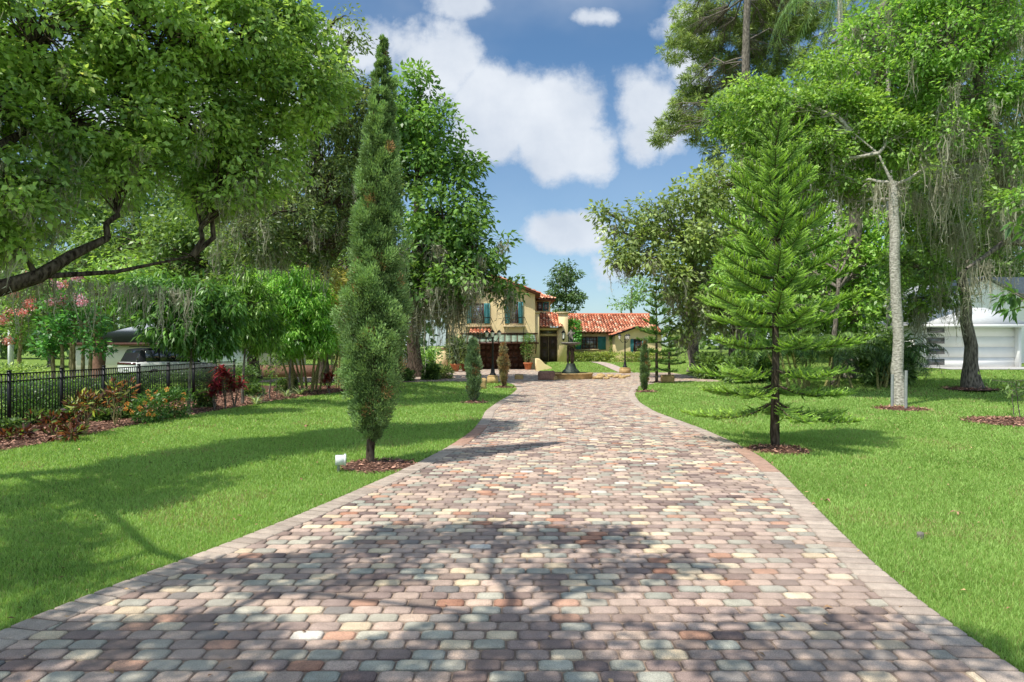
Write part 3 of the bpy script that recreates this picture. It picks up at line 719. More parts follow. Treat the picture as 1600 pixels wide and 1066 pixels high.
t_.box(d0-.16, d0-.01, yd-.08, yd-.003, dz0, Z(515.8, yd)); t_.box(d1+.01, d1+.16, yd-.08, yd-.003, dz0, Z(515.8, yd)); t_.box(d0-.01, d1+.01, yd-.08, yd-.003, dz1+.01, dz1+.2); t_.build('door_surround', 'stucco_trim', hs)
tile_roof('roof', hs, (X(837.5, Y3-.7), Y3-.7, Z(511.5, Y3-.7)), (X(880, Y3-.7), Y3-.7, Z(511.5, Y3-.7)), (X(873, Y3+2.4), Y3+2.4, Z(489, Y3+2.4)), (X(840, Y3+2.4), Y3+2.4, Z(489, Y3+2.4)), bright=1.1)
m_ = MB(); m_.box(X(839, Y3-.5), X(878, Y3-.5), Y3-.5, Y3-.003, Z(512.6, Y3), Z(511.6, Y3-.6)); m_.build('eave', 'eave', hs)
# flanking parapet piers
for a_, b_, tp, yy in ((829, 842.5, 489.5, Y3-.9), (873.5, 887.5, 490, Y3-.15)):
    m_ = MB(); m_.box(X(a_, yy), X(b_, yy), yy, yy+1.2, .2, Z(tp, yy)); pr_ = m_.build('pier', 'stucco', hs)
    m_ = MB(); m_.box(X(a_, yy)-.1, X(b_, yy)+.1, yy-.1, yy+1.3, Z(tp, yy)+.002, Z(tp, yy)+.14); m_.build('coping', 'stucco_trim', pr_)
# right wing
Y4 = 60.5
w = MB(); w.box(X(885.5, Y4), X(1000, Y4), Y4, Y4+7, .3, Z(519, Y4)); w.build('wall', 'stucco', hs)
rz, ry = Z(492.5, Y4+3.6), Y4+3.6
tile_roof('roof', hs, (X(887, Y4-.6), Y4-.6, Z(520, Y4-.6)), (X(1036, Y4-.6), Y4-.6, Z(520, Y4-.6)), (X(1014, ry), ry, rz), (X(886, ry), ry, rz))
tile_roof('roof', hs, (X(887, Y4-.6), Y4+7.8, Z(520, Y4-.6)), (X(1036, Y4-.6), Y4+7.8, Z(520, Y4-.6)), (X(1014, ry), ry+.01, rz), (X(886, ry), ry+.01, rz))
m_ = MB(); m_.box(X(888, Y4), X(960, Y4), Y4-.5, Y4+.01, Z(520.8, Y4), Z(519.5, Y4)); m_.build('eave', 'eave', hs)
m_ = MB(); an = np.linspace(X(886, ry), X(1014, ry), 60)
for i in range(59): m_.tube([(an[i], ry, rz+.04), (an[i+1]+.03, ry, rz+.09)], .11, 7, col=lin(205, 120, 84))
m_.build('ridge', 'tile', hs)
for xx in np.arange(X(892, Y4), X(958, Y4), .62): m_ = MB(); m_.box(xx, xx+.1, Y4-.45, Y4+.02, Z(522, Y4), Z(521, Y4)+.02); m_.build('rafter_tail', 'eave', hs)
wq = window(hs, 908.5, 933.5, 526, 545.5, Y4, 4, 3, bar=.05); shutter(hs, 897, 908, 526, 546, Y4); shutter(hs, 934, 946.5, 526, 546.5, Y4)
# projecting gable of the wing
Y5 = 58.6
w = MB(); gx0, gx1 = X(961, Y5), X(1034, Y5); pk = (X(995, Y5), Z(512, Y5)); ezz = Z(524, Y5)
w.prism([(gx0, .3), (gx1, .3), (gx1, ezz), pk, (gx0, ezz)], Y5, Y5+5); w.build('wall', 'stucco', hs)
for sx_, gxx in ((-1, gx0), (1, gx1)):
    ex_ = gxx+sx_*.35; zz_ = ezz-.35*(pk[1]-ezz)/abs(pk[0]-gxx)+.1
    tile_roof('roof', hs, (ex_, Y5-.45, zz_), (ex_, Y5+5.5, zz_), (pk[0], Y5+5.5, pk[1]+.1), (pk[0], Y5-.45, pk[1]+.1))
    slab('eave', hs, 'tile', (ex_, Y5-.46, zz_), (ex_, Y5-.35, zz_), (pk[0], Y5-.35, pk[1]+.1), (pk[0], Y5-.46, pk[1]+.1), .14, .02)
window(hs, 990, 1003, 530, 551, Y5, 2, 3, glass='glass_dark'); shutter(hs, 985, 989.7, 530, 551, Y5); shutter(hs, 1003.4, 1010, 530, 551, Y5)
# wall lanterns
for px_ in (880.5, 840.2):
    yy = Y3-.35 if px_ > 860 else Y3-.2; c = np.array([X(px_, yy), yy, Z(524, yy)])
    l = MB(); l.lathe([(.03, .42), (.17, .25), (.19, .2)], c, 8); l.lathe([(.15, -.3), (.05, -.42), (.02, -.5)], c, 8); l.box(c[0]-.03, c[0]+.03, c[1], c[1]+.5, c[2]+.1, c[2]+.16)
    for a_ in range(4): t = a_*pi/2+pi/4; l.tube([(c[0]+.17*cos(t), c[1]+.17*sin(t), c[2]+.22), (c[0]+.14*cos(t), c[1]+.14*sin(t), c[2]-.3)], .015, 4)
    lo = l.build('wall_lantern', 'iron', hs); l = MB(); l.lathe([(.14, .2), (.12, -.28)], c, 8); l.build('lamp_glass', 'lamp_glass', lo)
# stepped low wall beside the entry
sw = MB(); sw.prism([(X(838, 53), -.05), (X(862, 53), -.05), (X(862, 53), .3), (X(852, 53), .55), (X(845, 53), .9), (X(838, 53), .95)], 53, 53.35)
sw.box(X(838, 53)+.002, X(838, 53)+.3, 53.352, 57, -.05, .95)
tag(sw.build('retaining_wall', 'stucco'), 'low stepped yellow retaining wall between the garage court and the entry lawn', 'wall')

# ---- garden wall pillar and grey board fence left of the garage
yy = 52.0
p_ = thing('garden_pier', (X(690, yy), yy, 0), 'short yellow stucco garden wall beside the grey board fence left of the garage', 'wall')
m_ = MB(); m_.box(X(681, yy), X(699, yy), yy, yy+.5, -.05, Z(545, yy)); m_.build('wall', 'stucco', p_)
m_ = MB(); m_.box(X(680, yy), X(700, yy), yy-.06, yy+.56, Z(545, yy)+.002, Z(545, yy)+.1); m_.build('coping', 'stucco_trim', p_)
p_ = thing('board_fence', (X(660, yy), yy, 0), 'grey wooden board fence with top rail between the mossy oak trunk and the yellow pier', 'fence')
m_ = MB()
for i in range(22):
    xx = X(630, yy)+i*.115; m_.box(xx, xx+.105, yy+.2, yy+.225, .05, Z(552, yy)+rng.normal()*.006)
m_.build('board_panel', 'greyfence', p_)
for xx in (X(631, yy), X(655, yy), X(679, yy)): m_ = MB(); m_.box(xx-.06, xx+.06, yy+.1, yy+.199, 0, Z(547.5, yy)); m_.build('post', 'greyfence', p_)
m_ = MB(); m_.box(X(630, yy), X(680, yy), yy+.13, yy+.196, Z(549.8, yy), Z(548, yy)); m_.box(X(630, yy), X(680, yy), yy+.13, yy+.196, Z(556, yy), Z(555, yy)); m_.build('rail', 'greyfence', p_)

# ---- the white garage on the right
Yg = 37.6
wg = thing('neighbour_garage', (X(1520, Yg), Yg, .8), 'white garage with a panelled door and four stacked window slots at the right edge', 'garage')
gx0, gx1 = X(1441, Yg), X(1596, Yg); gz = Z(508, Yg)
m_ = MB(); ox0, ox1, oz1 = X(1446, Yg), X(1590, Yg), Z(509.8, Yg)
m_.box(gx0, ox0, Yg, Yg+8, .5, gz); m_.box(ox1, gx1, Yg, Yg+8, .5, gz); m_.box(ox0, ox1, Yg+.003, Yg+8, oz1, gz-.003); m_.box(ox0, ox1, Yg+.35, Yg+8, .5, oz1-.002); m_.build('wall', 'white', wg)
d = MB(); zb = Z(573.5, Yg)-.06; zs = np.linspace(zb, oz1-.003, 5)
for i in range(4): d.box(ox0+.01, ox1-.01, Yg+.2, Yg+.3, zs[i]+.012, zs[i+1]-.012)
d.box(ox0+.02, ox1-.02, Yg+.24, Yg+.29, zb, oz1-.003); do = d.build('garage_door', 'white', wg)
for a_, b_ in ((510.5, 520), (527.5, 537), (544.5, 553.5), (561, 570.5)):
    q = MB(); pbox(q, 1448, 1476, a_, b_, Yg+.19, .03); q.build('pane', 'glass_dark', do)
def gable_poly(name, mat, pts, y0, y1, par): m = MB(); m.prism(pts, y0, y1); return m.build(name, mat, par)
# hipped low roof over the door
a0, a1 = gx0-.35, gx1+.25; apx2 = X(1534, Yg+2.6); za = Z(481, Yg+2.6)
m_ = MB(); e = gz+.002
V = [(a0, Yg-.45, e), (a1, Yg-.45, e), (a1, Yg+8.2, e), (a0, Yg+8.2, e), (apx2-.5, Yg+2.6, za), (apx2+.2, Yg+2.6, za), (apx2+.2, Yg+6, za), (apx2-.5, Yg+6, za)]
m_.add(V, [[0, 1, 5, 4], [1, 2, 6, 5], [2, 3, 7, 6], [3, 0, 4, 7], [4, 5, 6, 7], [3, 2, 1, 0]]); m_.build('roof', 'whiteroof', wg)
m_ = MB(); m_.box(a0, a1, Yg-.47, Yg-.452, e-.14, e+.02); m_.build('fascia', 'white', wg)
nh = thing('neighbour_house', (X(1560, 46), 46, .8), 'white gabled house with grey roof behind the white garage', 'house')
yy = 46.5; m_ = MB(); m_.prism([(X(1470, yy), .5), (X(1660, yy), .5), (X(1660, yy), Z(500, yy)), (X(1541, yy), Z(436, yy)), (X(1470, yy), Z(470, yy))], yy, yy+6); m_.build('wall', 'white', nh)
m_ = MB(); m_.add([(X(1536, yy), yy-.4, Z(431.5, yy)), (X(1665, yy), yy-.4, Z(500, yy)), (X(1665, yy), yy+8, Z(500, yy)), (X(1536, yy), yy+8, Z(431.5, yy))], [[0, 1, 2, 3]]); m_.add([(X(1536, yy), yy-.4, Z(431.5, yy)), (X(1536, yy), yy+8, Z(431.5, yy)), (X(1465, yy), yy+8, Z(470, yy)), (X(1465, yy), yy-.4, Z(470, yy))], [[0, 1, 2, 3]])
m_.box(X(1550, yy+2), X(1720, yy+2), yy+2, yy+2.4, Z(470, yy), Z(433, yy+2)); m_.build('roof', 'greyroof', nh)
dr = MB(); yy0 = 31.5
P = np.array([[(x, y, H(x, y)+.02) for x in np.linspace(X(1441, Yg)-.2+(37-y)*.1, 45, 12)] for y in np.linspace(35.2, Yg+.3, 8)]); dr.grid(P); tag(dr.build('garage_apron', 'concrete'), kind='structure')

# ---- neighbour's house on the left behind the car
yy = 50.0
nl = thing('neighbour_bungalow', (X(300, yy), yy, 0), 'cream bungalow with grey hipped shingle roof behind the white car', 'house')
m_ = MB(); m_.box(X(112, yy), X(420, yy), yy, yy+9, -.05, Z(536.5, yy)); m_.build('wall', 'cream', nl)
m_ = MB(); e = Z(536, yy); e0, e1 = X(106, yy), X(428, yy); tz = Z(498, yy+4.5)
m_.add([(e0, yy-.5, e), (e1, yy-.5, e), (e1, yy+9.5, e), (e0, yy+9.5, e), (e0+5, yy+4.5, tz), (e1-5, yy+4.5, tz)], [[0, 1, 5, 4], [2, 3, 4, 5], [3, 2, 1, 0]]); m_.add([(e0, yy-.5, e), (e0, yy+9.5, e), (e0+5, yy+4.5, tz), (e1, yy-.5, e), (e1, yy+9.5, e), (e1-5, yy+4.5, tz)], [[1, 0, 2], [3, 4, 5]])
m_.build('roof', 'greyroof', nl)
m_ = MB(); m_.box(e0, e1, yy-.53, yy-.503, e-.2, e+.02); m_.build('fascia', 'darkwood', nl)
for a_, b_ in ((290, 328), (345, 395)):
    g = MB(); pbox(g, a_, b_, 545, 583, yy-.04, .037); g.build('garage_door', 'white', nl)
bw = MB(); yy = 43.0; bw.box(X(395, yy), X(540, yy), yy, yy+.25, -.05, Z(571, yy)); tag(bw.build('garden_wall', 'brown_brick'), 'low brown brick garden wall seen under the young trees on the left', 'wall')
# ================================================================ fence on the left
fn = thing('metal_fence', (-11.6, 24, 0), 'black metal picket fence running along the mulch bed on the left lawn', 'fence')
fx = -11.6; y0 = 12.14; sp = 1.83; npan = 9
for i in range(npan+1):
    p = MB(); yy = y0+i*sp; p.box(fx-.032, fx+.032, yy-.032, yy+.032, 0, 1.40); p.box(fx-.038, fx+.038, yy-.038, yy+.038, 1.402, 1.43); p.build('post', 'black', fn)
for i in range(npan):
    a, b = y0+i*sp+.034, y0+(i+1)*sp-.034; r = MB()
    for z in (1.325, 1.155, .12): r.box(fx-.014, fx+.014, a, b, z, z+.03)
    for yy in np.linspace(a+.09, b-.09, 15): r.box(fx-.009, fx+.009, yy-.009, yy+.009, .06, 1.335)
    r.build('picket_panel', 'black', fn)

# ================================================================ fixtures
def fixture(px, py):
    g = G(px, py); r = thing('garden_spotlight', g, 'white box garden spotlight on a short stake beside the mulch ring of the tall cypress', 'spotlight')
    m = MB(); m.box(g[0]-.018, g[0]+.018, g[1]-.012, g[1]+.012, 0, .2); m.build('stake', 'galv', r)
    m = MB(); m.box(g[0]-.05, g[0]+.11, g[1]-.06, g[1]+.08, .13, .27); m.box(g[0]+.085, g[0]+.115, g[1]-.07, g[1]+.09, .12, .285); m.rotate(.25, g); m.build('housing', 'box_white', r)
    m = MB(); m.box(g[0]+.118, g[0]+.121, g[1]-.05, g[1]+.07, .14, .265); m.rotate(.25, g); m.build('lens', 'glass_dark', r)
fixture(529, 739)
def lamp(px, py, y=None, label=''):
    g = G(px, py) if y is None else np.array([(px-800)*y/F, y, H((px-800)*y/F, y)])
    r = thing('lamp_post', g, label, 'lamp post', 'triple-headed lamp posts around the fountain court')
    m = MB(); m.box(g[0]-.29, g[0]+.29, g[1]-.29, g[1]+.29, g[2]-.05, g[2]+.36); m.box(g[0]-.24, g[0]+.24, g[1]-.24, g[1]+.24, g[2]+.362, g[2]+.43); m.build('stone_base', 'tan_stone', r)
    m = MB(); z = g[2]+.43; m.lathe([(.17, 0), (.17, .06), (.12, .12), (.1, .3), (.065, .42), (.05, .6), (.045, 1.95), (.07, 2.0), (.03, 2.1), (.03, 2.3)], (g[0], g[1], z), 12)
    for k in range(3):
        t = k*2*pi/3+.5; R = .38; m.tube([(g[0], g[1], z+1.85), (g[0]+R*.5*cos(t), g[1]+R*.5*sin(t), z+1.78), (g[0]+R*cos(t), g[1]+R*sin(t), z+2.02)], .02, 6)
    po = m.build('pole', 'iron', r, smooth=False)
    for k in range(3):
        t = k*2*pi/3+.5; c = (g[0]+.38*cos(t), g[1]+.38*sin(t), z+2.02)
        l = MB(); l.lathe([(.05, 0), (.11, .2), (.11, .24)], c, 8); lo = l.build('lamp_head', 'lamp_glass', r)
        l = MB(); l.lathe([(.13, .241), (.07, .32), (.02, .38)], c, 8); l.build('cap', 'iron', lo)
    return r, g
l1, g1 = lamp(770, 599, label='black triple lamp post on a tan stone block at the tip of the left lawn')
g2 = np.array([(976.5-800)*49/F, 49, 0]); copy_thing(l1, g2, .6, 'black triple lamp post on a tan stone block by the path before the right wing')
def block(px, py, w, h, d, mat, label, name='stone_block', y=None):
    g = G(px, py) if y is None else np.array([(px-800)*y/F, y, float(H((px-800)*y/F, y))])
    m = MB(); n = 7; 
    # chiselled block: subdivided, jittered box
    m.box(-w/2, w/2, -d/2, d/2, -.03, h); o = m.build(name, mat); me = o.data
    import bmesh
    bm = bmesh.new(); bm.from_mesh(me); bmesh.ops.bevel(bm, geom=bm.edges[:], offset=min(w, h)*.1, segments=2, affect='EDGES')
    bmesh.ops.subdivide_edges(bm, edges=[e for e in bm.edges if e.calc_length() > min(w, h)*.4], cuts=3, use_grid_fill=True)
    for v in bm.verts: v.co += mathutils.Vector(rng.normal(size=3)*min(w, h)*.02)
    bm.to_mesh(me); bm.free(); o.location = [float(c) for c in g]; o.rotation_euler = (0, 0, rng.uniform(-.3, .3)); tag(o, label, 'stone block'); return o
block(1043, 598, .72, .42, .6, 'tan_stone', 'square tan stone block on the tip of the right lawn beside the young pine')
block(754, 608, .35, .5, .35, 'tan_stone', 'narrow tan stone block half behind the slim left juniper')
block(811, 593, .5, .3, .4, 'tan_stone', 'small round-edged tan stone alone on the court right of the left lamp post')
block(854, 594, .95, .52, .7, 'red_stone', 'large reddish granite block left of the fountain basin')
# fountain
fc = np.array([(892-800)*41.3/F, 41.3, 0])
fo = thing('fountain', fc, 'dark bronze figure fountain with round bowl rising from a low tan basin', 'fountain')
m = MB(); k = 40; R = 1.55
m.lathe([(R, -.05), (R, .30), (R+.05, .30), (R+.05, .36), (R-.28, .36), (R-.28, .1)], fc+np.array([-.25, 0, 0]), 40); m.build('basin', 'tan_stone', fo)
m = MB(); m.lathe([(R-.3, .18), (0.01, .18)], fc+np.array([-.25, 0, 0]), 40); m.build('water', 'glass_dark', fo)
m = MB(); m.lathe([(.52, .14), (.54, .42), (.47, .5), (.36, .6), (.27, .8), (.24, .92)], fc, 8); m.build('pedestal', 'bronze', fo)
def skin(name, mat, parent, pts, edges, radii, lvl=2):
    """continuous body grown from a joint skeleton; points in world space"""
    org = np.array(parent['org']); me = bpy.data.meshes.new(name); me.from_pydata([tuple(np.array(p)-org) for p in pts], edges, [])
    o = bpy.data.objects.new(name, me); COL.objects.link(o); o.parent = parent; o['org'] = list(parent['org'])
    sk = o.modifiers.new('skin', 'SKIN'); me.skin_vertices[0].data[0].use_root = True
    for i, r in enumerate(radii): me.skin_vertices[0].data[i].radius = (r, r)
    sk.use_smooth_shade = True
    s = o.modifiers.new('sub', 'SUBSURF'); s.levels = lvl; s.render_levels = lvl; me.materials.append(M[mat]); return o
for k in range(3):        # three standing figures back to back carrying the bowl
    t = k*2*pi/3-pi/2+.3; d = np.array([cos(t), sin(t), 0]); s = np.array([-sin(t), cos(t), 0]); b = fc+d*.17
    up = lambda z, a=0, c=0: b+d*a+s*c+np.array([0, 0, z])
    pts = [up(1.42), up(1.60, .02), up(1.74), up(1.83), up(1.93, .02), up(1.70, 0, .12), up(1.85, .02, .2), up(2.05, 0, .12), up(1.70, 0, -.12), up(1.85, .02, -.2), up(2.05, 0, -.12),
           up(1.36, 0, .06), up(1.12, .05, .06), up(.9, 0, .06), up(1.36, 0, -.06), up(1.12, .02, -.06), up(.9, -.02, -.06), up(.88, .07, .06), up(.88, .06, -.06)]
    ed = [(0, 1), (1, 2), (2, 3), (3, 4), (2, 5), (5, 6), (6, 7), (2, 8), (8, 9), (9, 10), (0, 11), (11, 12), (12, 13), (13, 17), (0, 14), (14, 15), (15, 16), (16, 18)]
    rd = [.085, .08, .075, .035, .06, .04, .032, .025, .04, .032, .025, .06, .045, .032, .06, .045, .032, .025, .025]
    skin('bearer_figure', 'bronze_brown', fo, pts, ed, rd)
m = MB(); m.lathe([(.06, 1.95), (.16, 2.02), (.34, 2.06), (.52, 2.1), (.58, 2.14), (.6, 2.22), (.54, 2.2), (.4, 2.13), (.05, 2.1)], fc-np.array([0, 0, .02]), 28); m.build('bowl', 'grey_stone', fo, smooth=True)
m = MB(); m.lathe([(.12, 2.1), (.17, 2.2), (.1, 2.32), (.13, 2.4)], fc, 12); m.build('bowl_stem', 'bronze', fo)
b = fc+np.array([0, 0, 0]); q = lambda x, z, y=0: b+np.array([x, y, z])
skin('cherub_figure', 'grey_stone', fo, [q(0, 2.52), q(.01, 2.68), q(0, 2.78), q(0, 2.86), q(0, 2.95), q(.11, 2.76), q(.2, 2.66), q(.2, 2.82, -.08), q(-.11, 2.76), q(-.2, 2.64), q(-.12, 2.5, -.05), q(.06, 2.47), q(.1, 2.4, -.1), q(.1, 2.3, -.03), q(-.06, 2.47), q(-.1, 2.38), q(-.06, 2.28, -.08)],
     [(0, 1), (1, 2), (2, 3), (3, 4), (2, 5), (5, 6), (6, 7), (2, 8), (8, 9), (9, 10), (0, 11), (11, 12), (12, 13), (0, 14), (14, 15), (15, 16)], [.11, .1, .085, .045, .085, .05, .04, .035, .05, .04, .035, .075, .06, .045, .075, .06, .045])
# rubble stones right of the basin
for i, (px, py, s) in enumerate([(934, 593, .26), (942, 590, .2), (948, 593, .18), (955, 590, .22), (962, 591, .16), (966, 589, .18), (972, 592, .2), (977, 590, .16), (938, 588, .2), (951, 588, .15), (981, 589, .15), (864, 594, .3)]):
    g = G(px, py); me = bpy.data.meshes.new('rubble_stone'); import bmesh
    bm = bmesh.new(); bmesh.ops.create_icosphere(bm, subdivisions=2, radius=s)
    for v in bm.verts: v.co = mathutils.Vector((v.co.x*1.3, v.co.y, v.co.z*.55))*(1+rng.normal()*.1)
    bm.to_mesh(me); bm.free(); me.materials.append(M['tan_stone']); o = bpy.data.objects.new('rubble_stone', me); COL.objects.link(o)
    o.location = (float(g[0]), float(g[1]), .02+s*.3); o.rotation_euler = (0, 0, rng.uniform(0, 6)); tag(o, 'loose tan rubble stone scattered on the court beside the fountain basin' if i < 11 else 'single tan rubble stone between the granite block and the fountain basin', 'stone', 'rubble stones beside the fountain' if i < 11 else None)

# terracotta pots with plants
LG = dict(c0=(.03, .08, .012), c1=(.13, .24, .035))
def pot(px, y, r, h, label, ph, pr, c0, c1, n=500, L=.2, W=.06, flat=1.0):
    g = np.array([(px-800)*y/F, y, 0.]); rt = thing('potted_plant', g, label, 'potted plant')
    m = MB(); m.lathe([(r*.62, .01), (r*.95, h*.8), (r*1.08, h*.82), (r*1.08, h), (r*.9, h), (r*.88, h*.85), (.01, h*.85)], g, 20); m.build('pot', 'terracotta', rt, smooth=False)
    m = MB(); d = sphere(n)*rng.uniform(.2, 1, (n, 1)); P = g+np.array([0, 0, h+ph*.5])+d*np.array([pr, pr*flat, ph*.5])*(1-.35*np.clip(d[:, 2:3], 0, 1)); A = unit(d+np.array([0, 0, .35])+rng.normal(size=(n, 3))*.4)
    leaves(m, P, A, sphere(n)+np.array([0, 0, .8]), np.full(n, L), W, mixc(c0, c1, rng.uniform(0, 1, n)), fold=.25)
    for i in range(8): q = P[rng.integers(n)]; m.tube(curve(g+np.array([0, 0, h*.8]), q, 5, 0, .1), np.linspace(.03, .01, 5), 4, col=(.1, .1, .04))
    m.build('foliage', 'leaf', rt)
pot(711.5, 52, .36, .62, 'terracotta pot with a tall broad-leaved plant, leftmost by the garage', 2.4, .85, (.03, .06, .02), (.14, .2, .08), 700, .36, .1)
pot(727, 53, .34, .58, 'terracotta pot with yellow-green leaves between the left pot and the garage', 1.5, .5, (.06, .1, .02), (.26, .3, .08), 400)
pot(825, 56.2, .36, .6, 'terracotta pot with a slim climbing shrub at the right garage post', 2.9, .6, (.04, .1, .02), (.15, .26, .06), 900, .16, .06)
# wall creepers and hedges of the villa
def leafmass(name, label, cat, boxes, n, L, W, c0, c1, group=None, stems=None, par=None, kind=None):
    c = np.mean([np.array(b[:3]) for b in boxes], 0); o = thing(name, (c[0], c[1], 0), label, cat, group)
    m = MB(); vol = np.array([b[3]*b[4]+b[3]*b[5]+b[4]*b[5] for b in boxes]); vol /= vol.sum()
    for b, f in zip(boxes, vol):
        k = int(n*f); d = sphere(k); d = np.sign(d)*np.abs(d)**.6; d *= rng.uniform(.55, 1.05, (k, 1))
        P = np.array(b[:3])+d*np.array(b[3:6]); A = unit(d+rng.normal(size=(k, 3))*.6); t = rng.uniform(0, 1, k)
        leaves(m, P, A, sphere(k)+np.array([0, -.3, .9]), np.full(k, L), W, mixc(c0, c1, t))
    m.build('foliage', 'leaf', o)
    if stems:
        s = MB()
        for a, b_, r in stems: s.tube(curve(a, b_, 6, 0, .05), np.linspace(r, r*.5, 6), 6)
        s.build('stem', 'bark_tan', o)
    return o
Yw = 60.3
leafmass('climbing_vine', 'bright green vine climbing the pier right of the entry door', 'vine', [(X(897, Yw-.8), Yw-.8, Z(520, Yw), .6, .35, 1.1), (X(893, Yw-.8), Yw-.8, Z(512, Yw), .35, .3, .7)], 1500, .2, .1, (.04, .14, .02), (.12, .34, .05), stems=[((X(893, Yw), Yw-.8, .55), (X(893, Yw), Yw-.8, 3), .04)])
leafmass('climbing_vine', 'thin vine in the corner between the wing and its gable', 'vine', [(X(958, Yw), Yw-.2, Z(540, Yw), .3, .3, 1.2)], 600, .16, .07, (.04, .1, .02), (.14, .24, .05), stems=[((X(958, Yw), Yw-.2, .55), (X(958, Yw), Yw-.2, 3), .03)])
leafmass('box_hedge', 'low clipped yellow-green hedge in front of the right wing', 'hedge', [(X(a, 59.6), 59.6 if a < 955 else 57.8, 1.02, 1.0, .4, .42) for a in range(893, 1032, 15)], 9000, .13, .07, (.07, .12, .02), (.34, .38, .09))
# stakes by the pale trunk
for px, py, top, lb in ((1394, 638, 585, 'grey metal stake left of the pale palm-like trunk'), (1415.5, 641, 579, 'grey metal stake right of the pale palm-like trunk')):
    g = G(px, py); h = (py-top)*g[1]/F; o = MB(); o.tube([g-np.array([0, 0, .1]), g+np.array([0, 0, h*.5]), g+np.array([.01, 0, h])], .045, 8, cap=True); tag(o.build('support_stake', 'galv'), lb, 'stake', 'stakes at the pale trunk')

